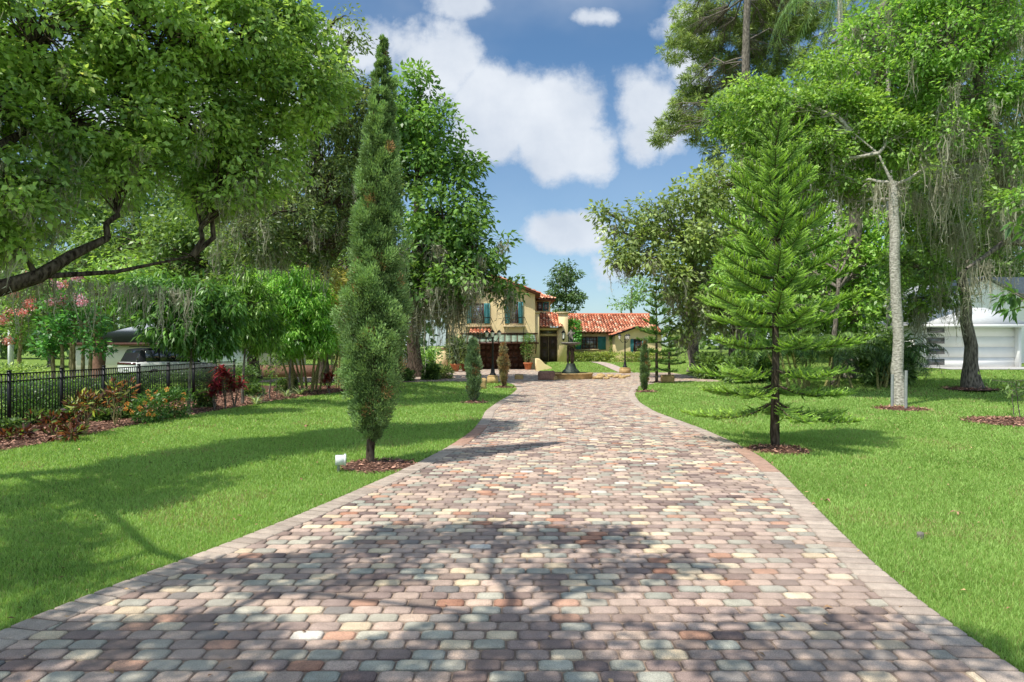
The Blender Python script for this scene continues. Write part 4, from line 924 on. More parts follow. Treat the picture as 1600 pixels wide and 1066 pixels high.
# ================================================================ the white car
def car(px, y, ang):
    g = np.array([(px-800)*y/F, y, 0.]); r = thing('parked_car', g, 'white sport utility car with black roof parked beyond the fence, seen from behind', 'car')
    Wd = 1.0; f = np.array([cos(ang), sin(ang), 0]); s = np.array([sin(ang), -cos(ang), 0])
    def T(P): P = np.array(P, float); return g+P[..., 0:1]*f+P[..., 1:2]*s+P[..., 2:3]*np.array([0, 0, 1.])
    # sections along the length: (x, halfwidth low, halfwidth shoulder, z bottom, z shoulder)
    secs = [(0, .88, .86, .42, 1.0), (.06, .95, .93, .34, 1.12), (.5, .99, .97, .30, 1.17), (1.5, 1.0, .98, .28, 1.16), (3.0, 1.0, .97, .28, 1.12), (3.9, .99, .93, .30, 1.06), (4.6, .95, .86, .34, .98), (4.9, .84, .72, .42, .82)]
    def shell(secs, prof):
        out = []
        for S in secs: out.append(T(np.array([(S[0], q*w_, z_) for q, w_, z_ in prof(S)])))
        return np.array(out)
    m = MB(); pf = lambda S: [(-1, S[1]*.93, S[3]), (-1, S[1], S[3]+.22), (-1, S[1], S[4]-.25), (-1, S[2]*.97, S[4]-.04), (-1, S[2]*.88, S[4]), (1, S[2]*.88, S[4]), (1, S[2]*.97, S[4]-.04), (1, S[1], S[4]-.25), (1, S[1], S[3]+.22), (1, S[1]*.93, S[3]), (-1, S[1]*.93, S[3])]
    gB = shell(secs, pf); m.grid(gB)
    for e in (0, -1): c = gB[e].mean(0); m.add(np.vstack([gB[e], c]), [[i, i+1, 11] for i in range(10)])
    body = m.build('body', 'carpaint', r, smooth=False)
    # greenhouse
    cs = [(.12, .90, 1.12, .80, 1.2), (.42, .92, 1.15, .74, 1.80), (1.0, .93, 1.15, .74, 1.87), (2.3, .93, 1.13, .74, 1.88), (2.9, .92, 1.1, .73, 1.82), (3.75, .9, 1.06, .78, 1.12)]
    P = shell(cs, lambda S: [(-1, S[1], S[2]-.04), (-1, S[3], S[4]-.04), (-1, S[3]*.85, S[4]), (1, S[3]*.85, S[4]), (1, S[3], S[4]-.04), (1, S[1], S[2]-.04)])
    m = MB(); m.grid(P)
    for e in (0, -1): c = P[e].mean(0); m.add(np.vstack([P[e], c]), [[i, i+1, 6] for i in range(5)])
    m.build('roof', 'black', r)
    def strip(name, mat, quads, par):
        m = MB()
        for q in quads:
            q = T(q); c = np.cross(q[1]-q[0], q[3]-q[0]); c /= np.linalg.norm(c); mid = q.mean(0)
            if np.dot(c, mid-(g+f*2.2+np.array([0, 0, 1.]))) < 0: c = -c
            m.add(np.vstack([q+c*.02, q-c*.01]), [[0, 1, 2, 3], [0, 4, 5, 1], [1, 5, 6, 2], [2, 6, 7, 3], [3, 7, 4, 0]])
        return m.build(name, mat, par)
    strip('rear_window', 'carglass', [[(.17, -.8, 1.24), (.17, .8, 1.24), (.40, .7, 1.72), (.40, -.7, 1.72)]], r)
    for sd_ in (1, -1):
        for a, b in ((.55, 1.25), (1.32, 2.15), (2.22, 3.2)):
            tb_ = b if b < 3 else 2.85
            strip('side_window', 'carglass', [[(a, sd_*.925, 1.18), (b+.1*(b > 3), sd_*.925, 1.18), (tb_, sd_*.757, 1.74), (a+.05, sd_*.757, 1.74)]], r)
        m = MB(); c = T(np.array([(3.15, sd_*1.06, 1.2)]))[0]; m.lathe([(.03, -.08), (.11, -.05), (.11, .07), (.03, .1)], c, 8); m.build('side_mirror', 'black', r)
        strip('door_trim', 'black', [[(.9, sd_*1.0, .34), (3.8, sd_*1.0, .34), (3.8, sd_*1.0, .44), (.9, sd_*1.0, .44)]], r)
    strip('tail_lamp', 'redlamp', [[(.0, -.88, .98), (.0, .88, .98), (.03, .88, 1.1), (.03, -.88, 1.1)]], r)
    strip('bumper', 'black', [[(.0, -.86, .44), (.0, .86, .44), (0, .86, .58), (0, -.86, .58)]], r)
    strip('number_plate', 'box_white', [[(-.0, -.26, .68), (-.0, .26, .68), (-.0, .26, .82), (-.0, -.26, .82)]], r)
    m = MB(); 
    for sd_ in (1, -1): m.tube(T(np.array([(.5, sd_*.66, 1.93), (1.5, sd_*.66, 1.95), (2.6, sd_*.66, 1.93)])), .02, 5)
    m.build('roof_rail', 'black', r)
    for x in (.95, 3.9):
        for sd_ in (1, -1):
            a = T(np.array([(x, sd_*.72, .38)]))[0]; b = T(np.array([(x, sd_*1.005, .38)]))[0]; m = MB(); m.tube([a, b], .38, 24, cap=True); wo_ = m.build('wheel', 'rubber', r)
            m = MB(); m.tube([b-(b-a)*.05, b+(b-a)*.02], .25, 20, cap=True); m.build('rim', 'chrome', wo_)
car(197, 36.0, radians(57))
# basketball-hoop-like white frame/porch post seen at the far left edge
yy = 40; po = thing('white_porch', (X(12, yy), yy, 0), 'small white framed porch seen at the far left edge behind the hedges', 'porch')
m = MB(); m.box(X(-30, yy), X(16, yy), yy, yy+.3, Z(495, yy), Z(490, yy)); m.box(X(12, yy), X(16, yy), yy, yy+.3, 0, Z(495, yy)-.002); m.box(X(-10, yy), X(-6, yy), yy, yy+.3, 0, Z(495, yy)-.002); m.build('frame', 'white', po)
m = MB(); m.box(X(-30, yy), X(16, yy), yy+.32, yy+4, Z(484, yy), Z(488, yy)); m.build('roof', 'greyroof', po)
# ================================================================ the columnar cypress
def column_tree(name, label, px, py, top, prof, lean=0, tuft=.11, ln=.055, n=5200, per=20, c0=(.05, .09, .022), c1=(.22, .30, .085), brown=.05, r0=.06, y=None, ring=None, group=None, pts_up=1.2):
    g = G(px, py) if y is None else np.array([(px-800)*y/F, y, 0.]); yy = g[1]; k = yy/F
    rt = thing(name, g, label, 'cypress' if name == 'cypress_tree' else 'juniper', group)
    Ht = (py-top)*k; m = MB(); zz = np.linspace(0, Ht*.96, 16)
    ax = lambda z: g+np.stack([lean*k*(z/Ht)**1, 0*z, z], -1)
    m.tube(ax(zz)+np.c_[rng.normal(size=(16, 2))*.008, np.zeros(16)], np.linspace(r0*1.25, .008, 16), 10, jit=.05)
    pr = np.array(prof, float); zf = (py-pr[:, 0])*k; rf = pr[:, 1]*k   # rows: pixel y, half width in pixels
    o = np.argsort(zf); zf, rf = zf[o], rf[o]
    rf0 = rf; rf = np.maximum(rf-tuft*.75*np.clip(rf/rf.max()*1.3, .3, 1), rf*.35)
    zc = rng.uniform(zf[0], zf[-1], n*3); R = np.interp(zc, zf, rf); keep = rng.uniform(0, rf.max(), n*3) < R+.03; zc, R = zc[keep][:n], R[keep][:n]; q = len(zc)
    th = rng.uniform(0, 2*pi, q)
    # lumpy outline: each height/azimuth cell bulges by its own amount
    bul = 1+.15*np.sin(th*3+zc*2.1)+.14*np.sin(th*2-zc*4.7+1)+.14*np.sin(th*5+zc*7.3)
    rad = R*bul*rng.uniform(.35, 1.08, q)**.6
    ctr = ax(zc)+np.stack([rad*np.cos(th), rad*np.sin(th), 0*zc], 1)
    for i in range(0, q, 24): m.tube([ax(np.array([max(zc[i]-rad[i]*1.4, .12)]))[0], ctr[i]], [.012, .004], 4)
    m.build('trunk', 'bark_dark', rt)
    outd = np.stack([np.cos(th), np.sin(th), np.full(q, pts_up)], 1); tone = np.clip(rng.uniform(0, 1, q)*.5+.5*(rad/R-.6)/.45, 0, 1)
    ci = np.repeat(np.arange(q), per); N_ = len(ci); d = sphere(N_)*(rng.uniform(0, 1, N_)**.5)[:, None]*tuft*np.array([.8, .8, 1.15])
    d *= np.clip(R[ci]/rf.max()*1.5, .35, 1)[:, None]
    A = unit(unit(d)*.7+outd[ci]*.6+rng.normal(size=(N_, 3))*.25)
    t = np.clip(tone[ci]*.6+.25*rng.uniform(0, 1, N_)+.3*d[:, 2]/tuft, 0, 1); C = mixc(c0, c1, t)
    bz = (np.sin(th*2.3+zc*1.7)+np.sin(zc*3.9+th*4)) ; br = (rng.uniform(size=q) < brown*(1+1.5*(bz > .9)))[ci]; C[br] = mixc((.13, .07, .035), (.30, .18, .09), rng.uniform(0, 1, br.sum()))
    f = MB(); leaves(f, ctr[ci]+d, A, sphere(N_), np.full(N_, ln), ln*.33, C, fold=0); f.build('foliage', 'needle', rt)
    return g
column_tree('cypress_tree', 'tall slender cypress standing in a mulch ring by the left driveway edge', 578, 727, 52,
            [(54, 2), (80, 8), (110, 14), (150, 21), (200, 28), (260, 33), (330, 40), (400, 45), (450, 50), (500, 56), (540, 56), (580, 50), (620, 40), (650, 34), (672, 24), (690, 8)], lean=22, n=1350, per=110, tuft=.13, ln=.05, c0=(.018, .042, .010), c1=(.20, .32, .10), brown=.02)
ring_px(590, 729, .62)
column_tree('slim_juniper', 'slim upright juniper on the left lawn in front of the terracotta pots', 740, 629, 528, [(530, 3), (545, 9), (565, 11), (585, 12), (605, 12), (618, 8), (624, 4)], n=260, per=60, tuft=.12, ln=.09, c0=(.05, .09, .04), c1=(.24, .33, .16), group=None)
column_tree('slim_juniper', 'small browned juniper at the tip of the left lawn in front of the garage door', 787, 606, 534, [(536, 2), (545, 6), (560, 8), (575, 8), (590, 6), (600, 3)], n=150, per=60, tuft=.12, ln=.1, c0=(.09, .08, .04), c1=(.30, .26, .14), brown=.3)
column_tree('slim_juniper', 'very slim dark juniper at the tip of the right lawn', 1007, 612, 528, [(530, 1.5), (545, 5), (570, 6.5), (590, 7), (606, 4)], n=150, per=60, tuft=.11, ln=.09, c0=(.03, .06, .025), c1=(.15, .22, .08))
for p in ((741, 630, .45), (787, 606, .5), (1008, 613, .5), (1025, 599, .4)): ring_px(*p)

# ================================================================ norfolk pines
def norfolk(label, px, py, top, prof, nwh, nbr=6, seed=1, r0=.09, sp=.045, sub=.34, droop_low=True, c0=(.025, .085, .012), c1=(.16, .30, .04), nl=.04, nper=22, wd=.009, rope=.017):
    g = G(px, py); k = g[1]/F; Ht = (py-top)*k
    rt = thing('norfolk_pine', g, label, 'pine tree')
    t = MB(); zz = np.linspace(0, Ht, 22); wob = np.cumsum(rng.normal(size=(22, 2))*.006, 0)
    t.tube(np.c_[g[0]+wob[:, 0], g[1]+wob[:, 1], zz+g[2]], np.linspace(r0, .012, 22), 10, jit=.07)
    pr = np.array(prof, float); zf = (py-pr[:, 0])*k; rf = pr[:, 1]*k; o = np.argsort(zf); zf, rf = zf[o], rf[o]
    z = np.linspace(zf[0], zf[-1], nwh)+rng.normal(size=nwh)*.035*(zf[-1]-zf[0])/5; f = MB()
    for wi, zw in enumerate(z):
        R = np.interp(zw, zf, rf); a0 = rng.uniform(0, 2*pi); rel = (zw-zf[0])/(zf[-1]-zf[0])
        for b in range(nbr):
            a = a0+b*2*pi/nbr+rng.normal()*.12; L_ = R*rng.uniform(.7, 1.1)
            if L_ < .05: continue
            u = np.linspace(0, 1, 9); rise = (.04+.55*rel**1.5)*L_
            dz = rise*u+L_*(.12*(u**2)-.16*u*(1-u)*(1-rel)*2)
            if droop_low and rel < .12: dz = dz-L_*.16*np.sin(u*2.2)*(1-rel/.12*.6)
            dz = dz-L_*.22*u**3*max(0, 1-rel/.4)
            P = np.stack([g[0]+np.cos(a)*L_*u*np.sqrt(1-min(.6, rel*.45)), g[1]+np.sin(a)*L_*u*np.sqrt(1-min(.6, rel*.45)), g[2]+zw+dz], 1)
            t.tube(P, np.linspace(.016+.008*(1-rel), .005, 9), 5)
            T = unit(np.gradient(P, axis=0)); nb = max(4, int(L_*.86/sp)); uu = np.repeat(np.linspace(.2, .98, nb), 2); sd_ = np.tile([1, -1], nb)
            Q = np.stack([np.interp(uu, u, P[:, i]) for i in range(3)], 1); TT = unit(np.stack([np.interp(uu, u, T[:, i]) for i in range(3)], 1))
            S = unit(np.cross(TT, [0, 0, 1.])); sl_ = sub*np.clip(L_/1.1, .45, 1)*np.interp(uu, [.15, .35, .7, 1], [.45, 1, .85, .35])*rng.uniform(.85, 1.1, nb*2)
            D = unit(TT*.75+S*sd_[:, None]*.9+np.array([0, 0, .12])+rng.normal(size=(nb*2, 3))*np.array([.09, .09, .24]))
            Q = np.vstack([Q, P[:-1]]); D = np.vstack([D, T[:-1]]); sl_ = np.r_[sl_, np.full(8, L_/8)]
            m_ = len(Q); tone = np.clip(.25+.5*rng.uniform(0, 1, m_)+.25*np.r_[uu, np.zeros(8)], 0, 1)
            # each branchlet: a tapering rope of three crossed ribbons, curving up, with needles standing off
            us = np.array([0, .35, .7, 1.0]); ctr = Q[:, None]+D[:, None]*(sl_[:, None]*us)[..., None]; ctr[..., 2] += (sl_[:, None]*(.30*us**2-.12*us))
            hw_ = rope*np.array([.7, 1.0, .85, .15])
            for ax_ in range(2):
                Sv = unit(np.cross(D, [0, 0, 1.])) if ax_ == 0 else unit(np.cross(D, np.cross(D, [0, 0, 1.])))
                Lq = ctr-Sv[:, None]*hw_[None, :, None]; Rq = ctr+Sv[:, None]*hw_[None, :, None]
                v = np.stack([Lq, Rq], 2).reshape(-1, 3); b0 = np.arange(m_)[:, None]*8; jj = np.arange(3)[None]*2
                fc_ = np.stack([b0+jj, b0+jj+1, b0+jj+3, b0+jj+2], -1).reshape(-1, 4)
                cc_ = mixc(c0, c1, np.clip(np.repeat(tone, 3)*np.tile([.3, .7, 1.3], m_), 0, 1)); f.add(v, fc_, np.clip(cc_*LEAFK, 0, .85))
            s_ = np.tile(np.linspace(.05, 1, nper), m_); qi = np.repeat(np.arange(m_), nper)
            base = Q[qi]+D[qi]*(sl_[qi]*s_)[:, None]; base[:, 2] += sl_[qi]*(.30*s_**2-.12*s_)
            nd = unit(D[qi]*.9+sphere(len(qi))*.9+np.array([0, 0, .15]))
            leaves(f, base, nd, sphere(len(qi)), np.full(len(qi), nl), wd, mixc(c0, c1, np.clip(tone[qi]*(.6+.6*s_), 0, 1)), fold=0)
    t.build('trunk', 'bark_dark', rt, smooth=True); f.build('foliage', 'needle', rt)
    return g
ng = norfolk('large norfolk pine with layered fan branches in a mulch ring on the right lawn', 1211, 699, 166,
             [(178, 14), (195, 32), (215, 50), (240, 64), (270, 78), (310, 84), (350, 92), (400, 112), (450, 124), (500, 136), (560, 142), (600, 146), (628, 138)], 17, 6, nper=12, sp=.056, sub=.40, nl=.05, wd=.012, rope=.017, c0=(.014, .055, .010), c1=(.235, .35, .06))
ring_px(1214, 704, .6)
norfolk('young norfolk pine with sparse tiers beside the stone block on the right of the court', 1026, 599, 438, [(440, 3), (455, 12), (480, 20), (505, 28), (530, 38), (560, 34), (575, 28)], 11, 5, nper=6, sp=.11, sub=.36, nl=.08, wd=.03, rope=.035, r0=.09, c0=(.02, .055, .012), c1=(.12, .20, .045))
norfolk('second young norfolk pine with dark low branches behind the stone block', 1046, 592, 500, [(503, 3), (520, 14), (545, 24), (570, 26), (582, 20)], 7, 5, nper=6, sp=.12, sub=.36, nl=.08, wd=.03, rope=.035, r0=.09, c0=(.02, .05, .012), c1=(.09, .16, .04))

# ================================================================ broadleaf trees
oakL = dict(L=.15, W=.085, c0=(.022, .065, .010), c1=(.15, .27, .035))
def R_(px, py, y): return ray(px, py, y)
# 1. big tree with its trunk left of the frame, limbs reaching in
Bt = np.array([-9.8, 8.5, 0]); b1 = [blob(*b) for b in [(60, 40, 150, 110, 11, 1.3), (230, 40, 140, 110, 12, 1.4), (370, 60, 110, 100, 13, 1.4), (470, 120, 75, 90, 14, 1.2), (120, 190, 140, 85, 11.5, 1.3), (290, 190, 120, 80, 13, 1.4), (400, 230, 90, 70, 14, 1.3), (40, 300, 80, 60, 10.5, 1.0, .6), (190, 275, 90, 45, 12, 1.0, .6), (360, 295, 80, 40, 13.5, 1.0), (20, 370, 60, 40, 10.5, .7, .7), (-60, 200, 100, 200, 10, 1.5), (440, 5, 70, 50, 14, 1)]]
# crown over the lawn and drive, above the frame
b1 += [(np.array(c, float), np.array(r, float), w_) for c, r, w_ in [((-8.6, 6.8, 6.6), (1.7, 1.3, .9), .75), ((-8.5, 4.4, 6.5), (1.5, .9, .7), .8), ((-7.2, 3.2, 6.7), (1.3, .7, .5), .75),
    ((-5.7, 1.7, 6.9), (1.5, .8, .5), .8), ((-3.4, 1.5, 7.1), (1.4, .8, .5), .75), ((-1.2, 1.8, 7.1), (1.2, .6, .5), .6), ((-3.3, 4.4, 7.1), (1.5, .55, .45), .95), ((-2.2, 3.4, 7.2), (1.1, .4, .4), .6), ((-5.0, 3.5, 7.0), (1.2, .5, .4), .8)]]
tree('broadleaf_tree', 'large maple-leaved tree reaching in from the left edge with mossy dark limbs', 'tree', Bt, [Bt, Bt+[.3, .2, 2], Bt+[.4, .4, 4.5], Bt+[1.0, .8, 8]], .34, b1,
     dict(L=.12, W=.07, c0=(.035, .085, .016), c1=(.32, .46, .10)), clump=.36, lpc=92, dens=1.15, bark='bark_dark', limb_r=.17,
     extra_limbs=[([Bt+[.2, .2, 2.3], R_(-40, 462, 10), R_(60, 432, 10.5), R_(110, 400, 11), R_(168, 372, 11.5)], .16), ([R_(60, 432, 10.5), R_(180, 425, 12), R_(300, 400, 13)], .05), ([Bt+[.4, .3, 3.6], R_(-30, 245, 10), R_(50, 200, 11), R_(130, 150, 12)], .11), ([Bt+[.4, .4, 4.5], R_(-20, 190, 10), R_(50, 100, 11), R_(110, 0, 12)], .15),
                  ([Bt+[.4, .4, 4.2], (-8, 6.4, 6.2), (-6.4, 4.2, 6.6), (-5.0, 3, 7.0), (-3.2, 2.4, 7.1), (-1.4, 2, 7.3)], .07)],
     moss=dict(frac=.16, L=.7, W=.008, n=16, s=.1, mix=.8, extra=[(np.stack([R_(x, 435+abs(x-90)*.1, 11) for x in range(2, 300, 16)]), rng.uniform(.4, 1.1, 19), 16)]))
# 2. finer, greyer oak behind it
g = G(505, 600); tree('live_oak', 'grey-green fine-leaved oak between the big left tree and the tall cypress', 'tree', g, [g, R_(505, 520, g[1]), R_(510, 420, g[1]-1)], .3,
     [blob(*b) for b in [(530, 170, 60, 45, 22), (560, 145, 42, 32, 23), (585, 195, 36, 45, 23), (590, 290, 40, 60, 24), (490, 200, 70, 50, 22), (560, 240, 55, 60, 23), (500, 290, 80, 55, 22), (440, 330, 80, 50, 21), (560, 340, 50, 60, 23), (480, 380, 80, 40, 22), (380, 370, 70, 40, 21), (525, 30, 32, 22, 20, .6, .6), (548, 60, 24, 14, 20, .4, .6), (505, 95, 40, 30, 20, .7, .7)]],
     dict(L=.15, W=.06, c0=(.03, .055, .018), c1=(.17, .23, .07)), clump=.55, lpc=80, dens=1.1, bark='bark_dark', moss=dict(frac=.25, L=1.1, W=.014, n=9, s=.14))
# 3. tall oak left of the villa
g = G(649, 589); tree('live_oak', 'tall oak with spire-like crown and long moss curtains in front of the villa', 'tree', g, [g, R_(646, 545, g[1]), R_(652, 480, g[1]), R_(650, 380, g[1]-1), R_(655, 240, g[1]-1)], .42,
     [blob(*b) for b in [(655, 140, 30, 28, 38), (622, 165, 30, 34, 38), (610, 240, 40, 60, 39), (635, 190, 45, 45, 38), (680, 200, 42, 42, 38), (705, 260, 42, 45, 38), (650, 270, 60, 55, 38), (690, 330, 65, 50, 37), (730, 330, 30, 40, 38), (745, 385, 48, 36, 37), (660, 390, 65, 45, 37), (720, 430, 60, 30, 36), (775, 428, 36, 24, 37), (640, 450, 55, 35, 37), (700, 460, 45, 18, 37), (790, 450, 22, 18, 37)]],
     dict(L=.34, W=.18, c0=(.022, .07, .012), c1=(.16, .28, .05)), clump=.95, lpc=62, dens=1.1, bark='bark_dark', limb_from=.3,
     moss=dict(frac=.2, L=2.2, W=.03, n=20, s=.24, mix=2.2, extra=[(np.stack([R_(x, 460+rng.uniform(-25, 15), 37+rng.uniform(-2, 2)) for x in np.arange(612, 747, 4)]), rng.uniform(1.2, 4.0, 34), 16), (np.stack([R_(x, 400+rng.uniform(-25, 15), 38) for x in np.arange(610, 690, 7)]), rng.uniform(1.5, 3.5, 12), 12)]))
# 4. broad tree filling behind the young mangos
g = G(395, 592); tree('broadleaf_tree', 'shaded dark broad tree standing behind the young mango trees', 'tree', g, [g, R_(398, 540, g[1]), R_(400, 470, g[1])], .4,
     [blob(*b) for b in [(300, 400, 110, 45, 36), (430, 410, 100, 45, 36), (570, 430, 60, 60, 36), (230, 440, 70, 40, 36), (380, 460, 90, 40, 36), (520, 490, 60, 45, 37), (590, 520, 45, 50, 38), (220, 380, 90, 45, 37), (140, 420, 90, 45, 38), (50, 440, 80, 50, 38), (330, 350, 90, 40, 37), (90, 490, 60, 30, 40)]],
     dict(L=.30, W=.14, c0=(.025, .06, .012), c1=(.16, .25, .05)), clump=.95, lpc=72, dens=1.0, bark='bark_dark', moss=dict(frac=.3, L=2, W=.04, n=8, s=.4))
# young mango trees in the bed
def young(label, px, py, blobs, c0, c1, L_=.24, W_=.055, clump=.28, lpc=34, r0=.05, droop=1.0, dens=1.1, y=None):
    g = G(px, py); yy = g[1]
    tree('mango_tree', label, 'tree', g, [g, g+[.02, 0, (py-560)*yy/F*.6], R_(px+4, 545, yy), R_(px+6, 500, yy)], r0, [blob(b[0], b[1], b[2], b[3], yy+b[4], w=1) for b in blobs],
         dict(L=L_, W=W_, c0=c0, c1=c1), clump=clump, lpc=lpc, dens=dens, bark='bark_grey', droop=droop, root_flare=1.2)
young('young mango tree with drooping dark leaves in front of the fence', 295, 650, [(295, 470, 55, 38, 0), (240, 455, 50, 35, 0), (345, 485, 42, 40, .3), (290, 520, 50, 28, 0), (250, 500, 40, 30, -.3), (325, 535, 45, 22, .3), (210, 470, 32, 28, .2)], (.015, .06, .010), (.12, .25, .04))
young('slender young mango tree with yellow-green leaves on a thin trunk', 379, 633, [(390, 475, 42, 38, 0), (370, 510, 35, 30, 0), (410, 520, 35, 30, .5), (375, 440, 26, 24, 0)], (.03, .10, .012), (.20, .34, .05))
young('bright lime-green young mango tree, rounded and dense, beside the bamboo palms', 452, 618, [(450, 480, 48, 42, 0), (490, 490, 34, 42, 0), (425, 450, 36, 30, 0), (470, 445, 40, 26, 0), (460, 530, 48, 28, 0), (500, 530, 26, 28, 0), (420, 520, 26, 24, 0)], (.04, .15, .012), (.24, .44, .05), dens=1.2)
# palms: clumping bamboo palms
def palm_clump(label, px, py, spread, ncane, hpx, y=None, fl=1.6, nf=7, c0=(.05, .12, .015), c1=(.22, .30, .05), lean=.12, name='clumping_palm', cat='palm'):
    g = G(px, py); k = g[1]/F; rt = thing(name, g, label, cat); f = MB()
    for i in range(ncane):
        bx = g+np.array([rng.uniform(-spread, spread)*k, rng.uniform(-.6, .6), 0]); dx = (bx[0]-g[0])
        h = hpx*k*rng.uniform(.7, 1.1); tp = bx+np.array([dx*1.0*lean*5+rng.normal()*.15, rng.normal()*.2, h]); m = MB()
        pth = curve(bx, tp, 7, 0, .02); m.tube(pth, np.linspace(.055, .035, 7), 7); 
        for z_ in np.linspace(.1, .9, 6): q = pth[0]*(1-z_)+pth[-1]*z_; 
        m.build('cane', 'cane', rt, smooth=True)
        for j in range(nf): frond(f, tp+[0, 0, -.05], rng.uniform(0, 2*pi), fl*rng.uniform(.7, 1.1), rng.uniform(.5, 1.0), rng.uniform(.6, 1.2), 18, .42, .05, c0, c1)
    f.build('fronds', 'leaf', rt); return g
palm_clump('clump of slender bamboo palm canes at the end of the left mulch bed', 485, 614, 26, 13, 85, nf=4, fl=1.5)
palm_clump('golden-tinged palm clump leaning behind the tall cypress', 528, 609, 16, 8, 165, nf=6, fl=2.1, c0=(.14, .13, .02), c1=(.42, .38, .09))
palm_clump('dark clumping palm with pale canes behind the large norfolk pine', 1262, 607, 40, 14, 70, nf=6, fl=2.0, c0=(.02, .06, .012), c1=(.12, .20, .04))
palm_clump('dark low palm clump left of the pale straight trunk', 1355, 606, 26, 6, 55, nf=8, fl=2.4, c0=(.012, .035, .008), c1=(.07, .13, .03))
palm_clump('small dark palm clump beside the white garage door', 1420, 586, 8, 5, 26, nf=6, fl=1.1, c0=(.012, .03, .01), c1=(.10, .15, .07))
# 5. crape myrtle with pink flowers, and the redder one behind
def flowerpts(lst, y): return [R_(a, b, y+rng.uniform(-.5, .5)) for a, b in lst]
g = np.array([(112-800)*23/F, 23, 0.]); st = [([g+[dx*.2, 0, 0], g+[dx*.55, .1*dx, .9], R_(112+dx*30, 545, 23), R_(112+dx*42, 500, 23)], .09) for dx in (-1, -.5, .1, .6, 1)]
tree('crape_myrtle', 'crape myrtle with pink blossom and several pale tan trunks beyond the fence', 'tree', g, [g, g+[0, 0, .8], R_(112, 540, 23)], .12,
     [blob(*b) for b in [(90, 520, 32, 26, 23), (125, 510, 36, 26, 23), (150, 535, 26, 16, 23), (110, 480, 34, 22, 23), (75, 545, 20, 12, 23)]], dict(L=.17, W=.08, c0=(.012, .06, .015), c1=(.10, .27, .05)), clump=.36, lpc=42, bark='bark_tan', droop=0, extra_limbs=st,
     flowers=dict(pts=flowerpts([(82, 472), (98, 470), (123, 466), (128, 472), (120, 432), (72, 432), (90, 448), (60, 440), (104, 462)], 22.6), r=.22, s=.07, n=130, c0=(.55, .10, .13), c1=(.85, .38, .42)))
g = np.array([(30-800)*27/F, 27, 0.])
tree('crape_myrtle', 'taller loose crape myrtle with coral blossom at the far left edge', 'tree', g, [g, g+[0, 0, 1.5], R_(35, 500, 27)], .1,
     [blob(*b) for b in [(30, 470, 40, 30, 27), (60, 445, 35, 22, 27), (10, 510, 35, 26, 27)]], dict(L=.19, W=.09, c0=(.04, .10, .02), c1=(.22, .34, .08)), clump=.45, lpc=34, bark='bark_tan', droop=0,
     flowers=dict(pts=flowerpts([(46, 471), (45, 478), (22, 458), (33, 488), (12, 532), (42, 432), (5, 500), (15, 488), (100, 446)], 26.5), r=.26, s=.08, n=120, c0=(.50, .08, .07), c1=(.80, .30, .26)))
g = np.array([(155-800)*27/F, 27, 0.])
tree('oak_tree', 'straight brown trunk with light crown beside the white car', 'tree', g, [g, R_(155, 545, 27), R_(152, 470, 27)], .28, [blob(*b) for b in [(150, 455, 60, 30, 27), (215, 460, 60, 35, 28), (190, 425, 60, 25, 28)]], dict(L=.2, W=.09, c0=(.05, .12, .015), c1=(.24, .38, .06)), clump=.5, lpc=40, bark='brown_brick')
# 6. right-hand trees
g = G(1088, 582); tree('live_oak', 'wide grey-green oak with hanging moss right of the villa', 'tree', g, [g, R_(1084, 545, g[1]), R_(1078, 480, g[1]), R_(1090, 380, g[1])], .45,
     [blob(*b) for b in [(975, 365, 38, 26, 42), (1020, 335, 45, 32, 42), (1085, 320, 50, 40, 42), (1130, 285, 50, 45, 42), (965, 398, 30, 16, 41), (1010, 400, 45, 24, 41), (1060, 380, 50, 36, 41), (1110, 370, 50, 40, 41), (1050, 440, 45, 26, 41), (1090, 440, 50, 36, 41), (1125, 480, 45, 36, 41), (1075, 500, 36, 26, 41), (945, 330, 12, 8, 42, .5)]],
     dict(L=.34, W=.17, c0=(.05, .085, .02), c1=(.26, .33, .10)), clump=.95, lpc=56, dens=1.15, bark='bark_grey', moss=dict(frac=.3, L=2.0, W=.03, n=16, s=.25, mix=3.0))
g = G(1150, 585); tree('tall_pine', 'tall open pine with tufted needles against the clouds', 'pine tree', g, [g, R_(1160, 400, g[1]), R_(1165, 150, g[1]), R_(1170, -60, g[1])], .4,
     [blob(*b) for b in [(1085, 20, 40, 30, 50, 2, .7), (1150, 15, 50, 35, 50, 2, .7), (1060, 75, 30, 22, 50, 2, .7), (1120, 80, 45, 30, 50, 2, .7), (1190, 60, 45, 40, 50, 2, .7), (1240, 30, 40, 40, 50, 2, .7), (1080, 130, 30, 24, 50, 2, .6), (1140, 140, 40, 25, 50, 2, .6), (1050, 190, 30, 18, 50, 2, .7), (1035, 215, 20, 14, 50, 1.5, .7), (1100, 200, 40, 25, 50, 2, .7), (1130, 240, 40, 20, 50, 2, .6), (1240, 100, 40, 30, 50, 2, .6), (1300, 40, 50, 40, 50, 2, .5), (1110, 50, 60, 36, 51, 2), (1180, 110, 60, 40, 51, 2), (1090, 165, 45, 30, 51, 2), (1210, 30, 60, 40, 51, 2), (1160, 190, 50, 40, 51, 2)]],
     dict(L=.42, W=.05, c0=(.06, .10, .018), c1=(.30, .38, .11), mat='needle', puff=True), clump=.5, lpc=70, dens=1.1, bark='bark_grey', limb_r=.15, droop=-.2)
